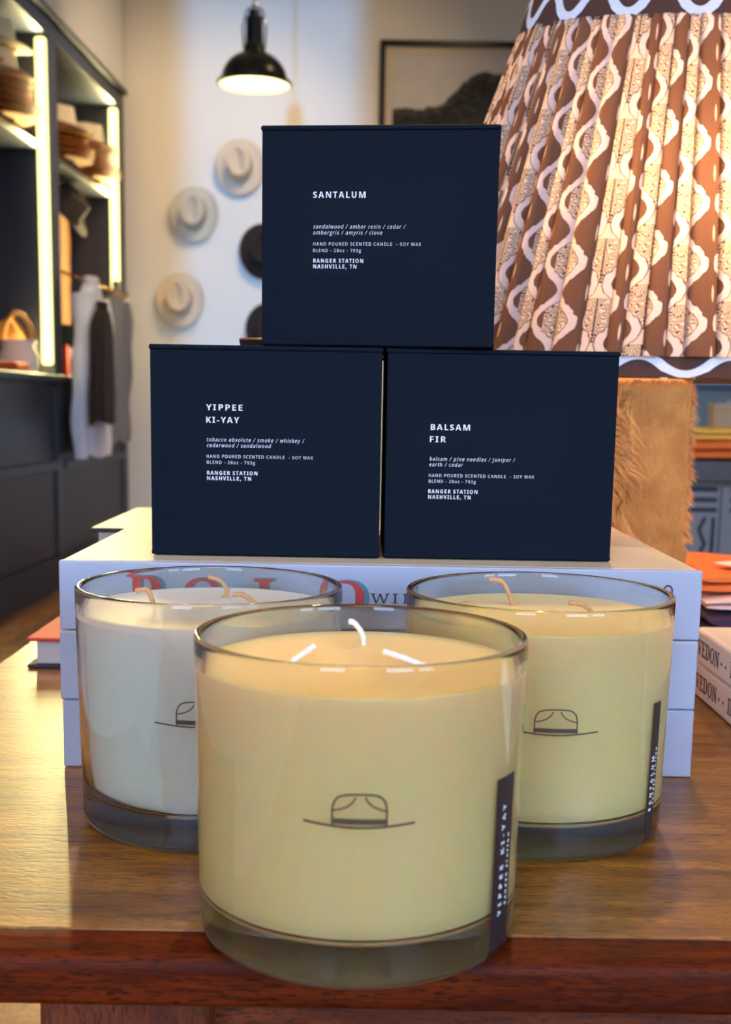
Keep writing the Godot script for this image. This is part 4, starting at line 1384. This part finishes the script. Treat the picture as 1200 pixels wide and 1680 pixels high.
func candle(label: String, at: Vector3, turn: float, word: String, w0: float, wl: float, strip: int, kind: int) -> Node3D:
	var o := thing("candle", label, "candle", at, 0.0, "three wick candles in glass")
	# glass vessel: outside up, over the lip, inside down
	var g := Geo.new()
	var pr := [Vector2(0, 0.0012), Vector2(0.052, 0.0012), Vector2(0.0555, 0.0006), Vector2(0.058, 0.0)]
	for k in 6:
		var a := -PI / 2 + PI / 2 * (k + 1) / 6.0
		pr.append(Vector2(GB - 0.0052 + 0.0052 * cos(a), 0.0052 + 0.0052 * sin(a)))
	for y in [0.02, 0.05, 0.08, 0.105, 0.1176]: pr.append(Vector2(rad(y), y))
	var th := 0.0034
	for k in 7:
		var a := PI * (k + 1) / 8.0
		pr.append(Vector2(GR - th / 2 + th / 2 * cos(a), GH - th * 0.5 + th / 2 * sin(a)))
	for y in [0.1176, 0.1, 0.07, 0.04, 0.0235]: pr.append(Vector2(rad(y) - th, y))
	for k in 5:
		var a := PI / 2 * (k + 1) / 5.0
		pr.append(Vector2(rad(0.02) - th - 0.0065 + 0.0065 * cos(a), 0.0225 - 0.0065 * sin(a)))
	pr.append(Vector2(0.03, 0.0155))
	pr.append(Vector2(0, 0.0153))
	g.lathe(pr, 128, Vector3.ZERO, 1.0)
	part("glass", g, MT.candle_glass, o)
	# wax
	g = Geo.new()
	var SEG := 128
	var prof := [Vector2(0.0, 0.0150), Vector2(0.03, 0.0152), Vector2(-0.0062, 0.0156), Vector2(-0.0026, 0.0174), Vector2(-0.0005, 0.0206), Vector2(0.0, 0.0245)]
	for y in [0.04, 0.06, 0.08, 0.095, 0.1035, 0.1075]: prof.append(Vector2(0.0, y))
	prof.append(Vector2(-0.0009, 0.1081))
	prof.append(Vector2(-0.003, 0.1079))
	prof.append(Vector2(-0.009, 0.1076))
	prof.append(Vector2(0.04, 0.1074))
	prof.append(Vector2(0.02, 0.1074))
	prof.append(Vector2(0.0, 0.1074))
	var P := []
	var U := []
	for i in prof.size():
		var q: Vector2 = prof[i]
		var rp := []
		var ru := []
		for j in SEG + 1:
			var a := TAU * j / SEG
			var r := q.x
			if i >= 2 and i < prof.size() - 3:
				r = rad(q.y) - th + 0.0004 + q.x
				if kind == 1:      # the wax has let go of the glass on one side
					var gap := smoothstep(1.75, 1.95, a) * smoothstep(4.2, 3.9, a)
					r -= 0.0016 * gap * smoothstep(0.106, 0.10, q.y)
			if i == 0 or i == prof.size() - 1: r = 0.0
			rp.append(Vector3(r * cos(a), q.y, r * sin(a)))
			ru.append(Vector2(a, q.y))
		P.append(rp); U.append(ru)
	g.sheet(P, U, true, true)
	part("wax", g, [MT.wax_front_lit, MT.wax_left_lit, MT.wax][kind], o)  # same wax in each, lighting painted in as a tint per candle
	# wicks
	var wk: Array = [
		[[Vector3(0.001, 0, -0.036), Vector3(0.0005, 0.008, -0.036), Vector3(-0.003, 0.017, -0.034), Vector3(-0.0055, 0.0185, -0.033)], [Vector3(-0.029, 0, 0.004), Vector3(-0.024, 0.006, 0.003), Vector3(-0.0185, 0.0125, 0.002)], [Vector3(0.026, 0, 0.004), Vector3(0.018, 0.005, 0.004), Vector3(0.009, 0.0095, 0.003)]],
		[[Vector3(0.003, 0, -0.030), Vector3(0.005, 0.006, -0.030), Vector3(0.001, 0.013, -0.029), Vector3(-0.005, 0.0155, -0.028)], [Vector3(-0.027, 0, 0.006), Vector3(-0.029, 0.007, 0.006), Vector3(-0.031, 0.0125, 0.006), Vector3(-0.037, 0.0118, 0.006)], [Vector3(0.023, 0, 0.006), Vector3(0.022, 0.006, 0.006), Vector3(0.017, 0.0105, 0.006), Vector3(0.012, 0.0105, 0.006)]],
		[[Vector3(-0.010, 0, -0.026), Vector3(-0.012, 0.008, -0.026), Vector3(-0.016, 0.0165, -0.026), Vector3(-0.023, 0.018, -0.026)], [Vector3(-0.033, 0, 0.004), Vector3(-0.033, 0.005, 0.004), Vector3(-0.036, 0.0075, 0.004), Vector3(-0.041, 0.006, 0.004)], [Vector3(0.027, 0, 0.008), Vector3(0.025, 0.005, 0.008), Vector3(0.020, 0.009, 0.008), Vector3(0.014, 0.0098, 0.008)]]][kind]
	for w in wk:
		var cv := Curve3D.new()
		for k in w.size():
			w[k].y *= 0.58 if kind == 0 else 0.78
		for k in w.size():
			var d: Vector3 = (w[mini(k + 1, w.size() - 1)] - w[maxi(k - 1, 0)]) * 0.18
			cv.add_point(w[k] + Vector3(0, 0.1070, 0), -d, d)
		var pts := []
		var rr := []
		for k in 15:
			pts.append(cv.sample_baked(cv.get_baked_length() * k / 14.0, true))
			rr.append(0.00125 + 0.00012 * sin(k * 2.1))
		g = Geo.new()
		g.tube(pts, rr, 8)
		part("wick", g, MT.white_wick if kind == 0 else MT.brown_wick, o)
	# printed hat drawing on the glass
	var on_glass := func(p: Vector3): 
		var y := p.y
		var R := rad(y) + 0.00005 + p.z
		var an := p.x / GR
		return Vector3(R * sin(an), y, R * cos(an))
	g = Geo.new()
	var lw := 0.00062 if kind else 0.00075
	var cx := turn * GR + 0.0008
	var sc := 0.000224
	var ly := 0.0632
	var pt := func(px: float, py: float): return Vector2(cx + (px - 597.0) * sc, ly + (1352.0 - py) * 0.000228)
	var brim := []
	for k in 13:
		var t := k / 12.0
		brim.append(pt.call(505.0 + 182.0 * t, 1348.0 + 6.0 * sin(PI * t) + 1.5 * t))
	stroke(g, brim, lw * 1.1, on_glass)
	stroke(g, [pt.call(553, 1351), pt.call(552, 1330), pt.call(553, 1321), pt.call(556, 1313), pt.call(561, 1307), pt.call(569, 1304), pt.call(580, 1302.5), pt.call(597, 1302), pt.call(614, 1302.5), pt.call(626, 1304), pt.call(633, 1308), pt.call(638, 1314), pt.call(640, 1322), pt.call(641, 1331), pt.call(640, 1352)], lw, on_glass)
	stroke(g, [pt.call(553, 1328), pt.call(564, 1326), pt.call(576, 1322), pt.call(585, 1315), pt.call(590, 1307)], lw * 0.9, on_glass)
	stroke(g, [pt.call(641, 1329), pt.call(630, 1326), pt.call(618, 1321), pt.call(610, 1314), pt.call(606, 1307)], lw * 0.9, on_glass)
	var bl := [pt.call(553, 1345), pt.call(640, 1346)]
	stroke(g, bl, 0.0020, on_glass)
	part("hat_drawing", g, MT.logo_ink, o, "thin dark line drawing of a brimmed hat")
	# black label down the right side
	if strip:
		g = Geo.new()
		var a0 := 0.908 if kind == 0 else 0.857
		var a1 := 1.134 if kind == 0 else 0.979
		P = []
		U = []
		for i in 19:
			var y := 0.0012 + 0.0715 * i / 18.0
			var rp := []
			var ru := []
			for j in 9:
				var a := lerpf(a0, a1, j / 8.0)
				var R := (rad(y) if y > 0.0052 else GB - 0.0052 + sqrt(maxf(0.0, 0.0052 * 0.0052 - pow(0.0052 - y, 2.0)))) + 0.00025
				rp.append(Vector3(R * sin(a), y, R * cos(a)))
				ru.append(Vector2(j, i))
			P.append(rp); U.append(ru)
		g.sheet(P, U)
		var lb := part("side_label", g, MT.label_black, o, "black paper label with white vertical lettering")
		g = Geo.new()
		var c1: float = lerpf(a0, a1, 0.50)
		var c2: float = lerpf(a0, a1, 0.80)
		write(g, word, "bold extra wide", wl, 0.0025, func(p: Vector3):
			var y: float = w0 + p.x
			var an: float = c1 - p.y / GR
			return Vector3((rad(y) + 0.0003 + p.z) * sin(an), y, (rad(y) + 0.0003 + p.z) * cos(an)))
		write(g, "RANGER STATION", "bold extra wide", 0.0285, 0.0013, func(p: Vector3):
			var y: float = w0 + 0.003 + p.x
			var an: float = c2 - p.y / GR
			return Vector3((rad(y) + 0.0003 + p.z) * sin(an), y, (rad(y) + 0.0003 + p.z) * cos(an)))
		part("label_lettering", g, MT.white_ink, lb, "white vertical lettering")
	return o
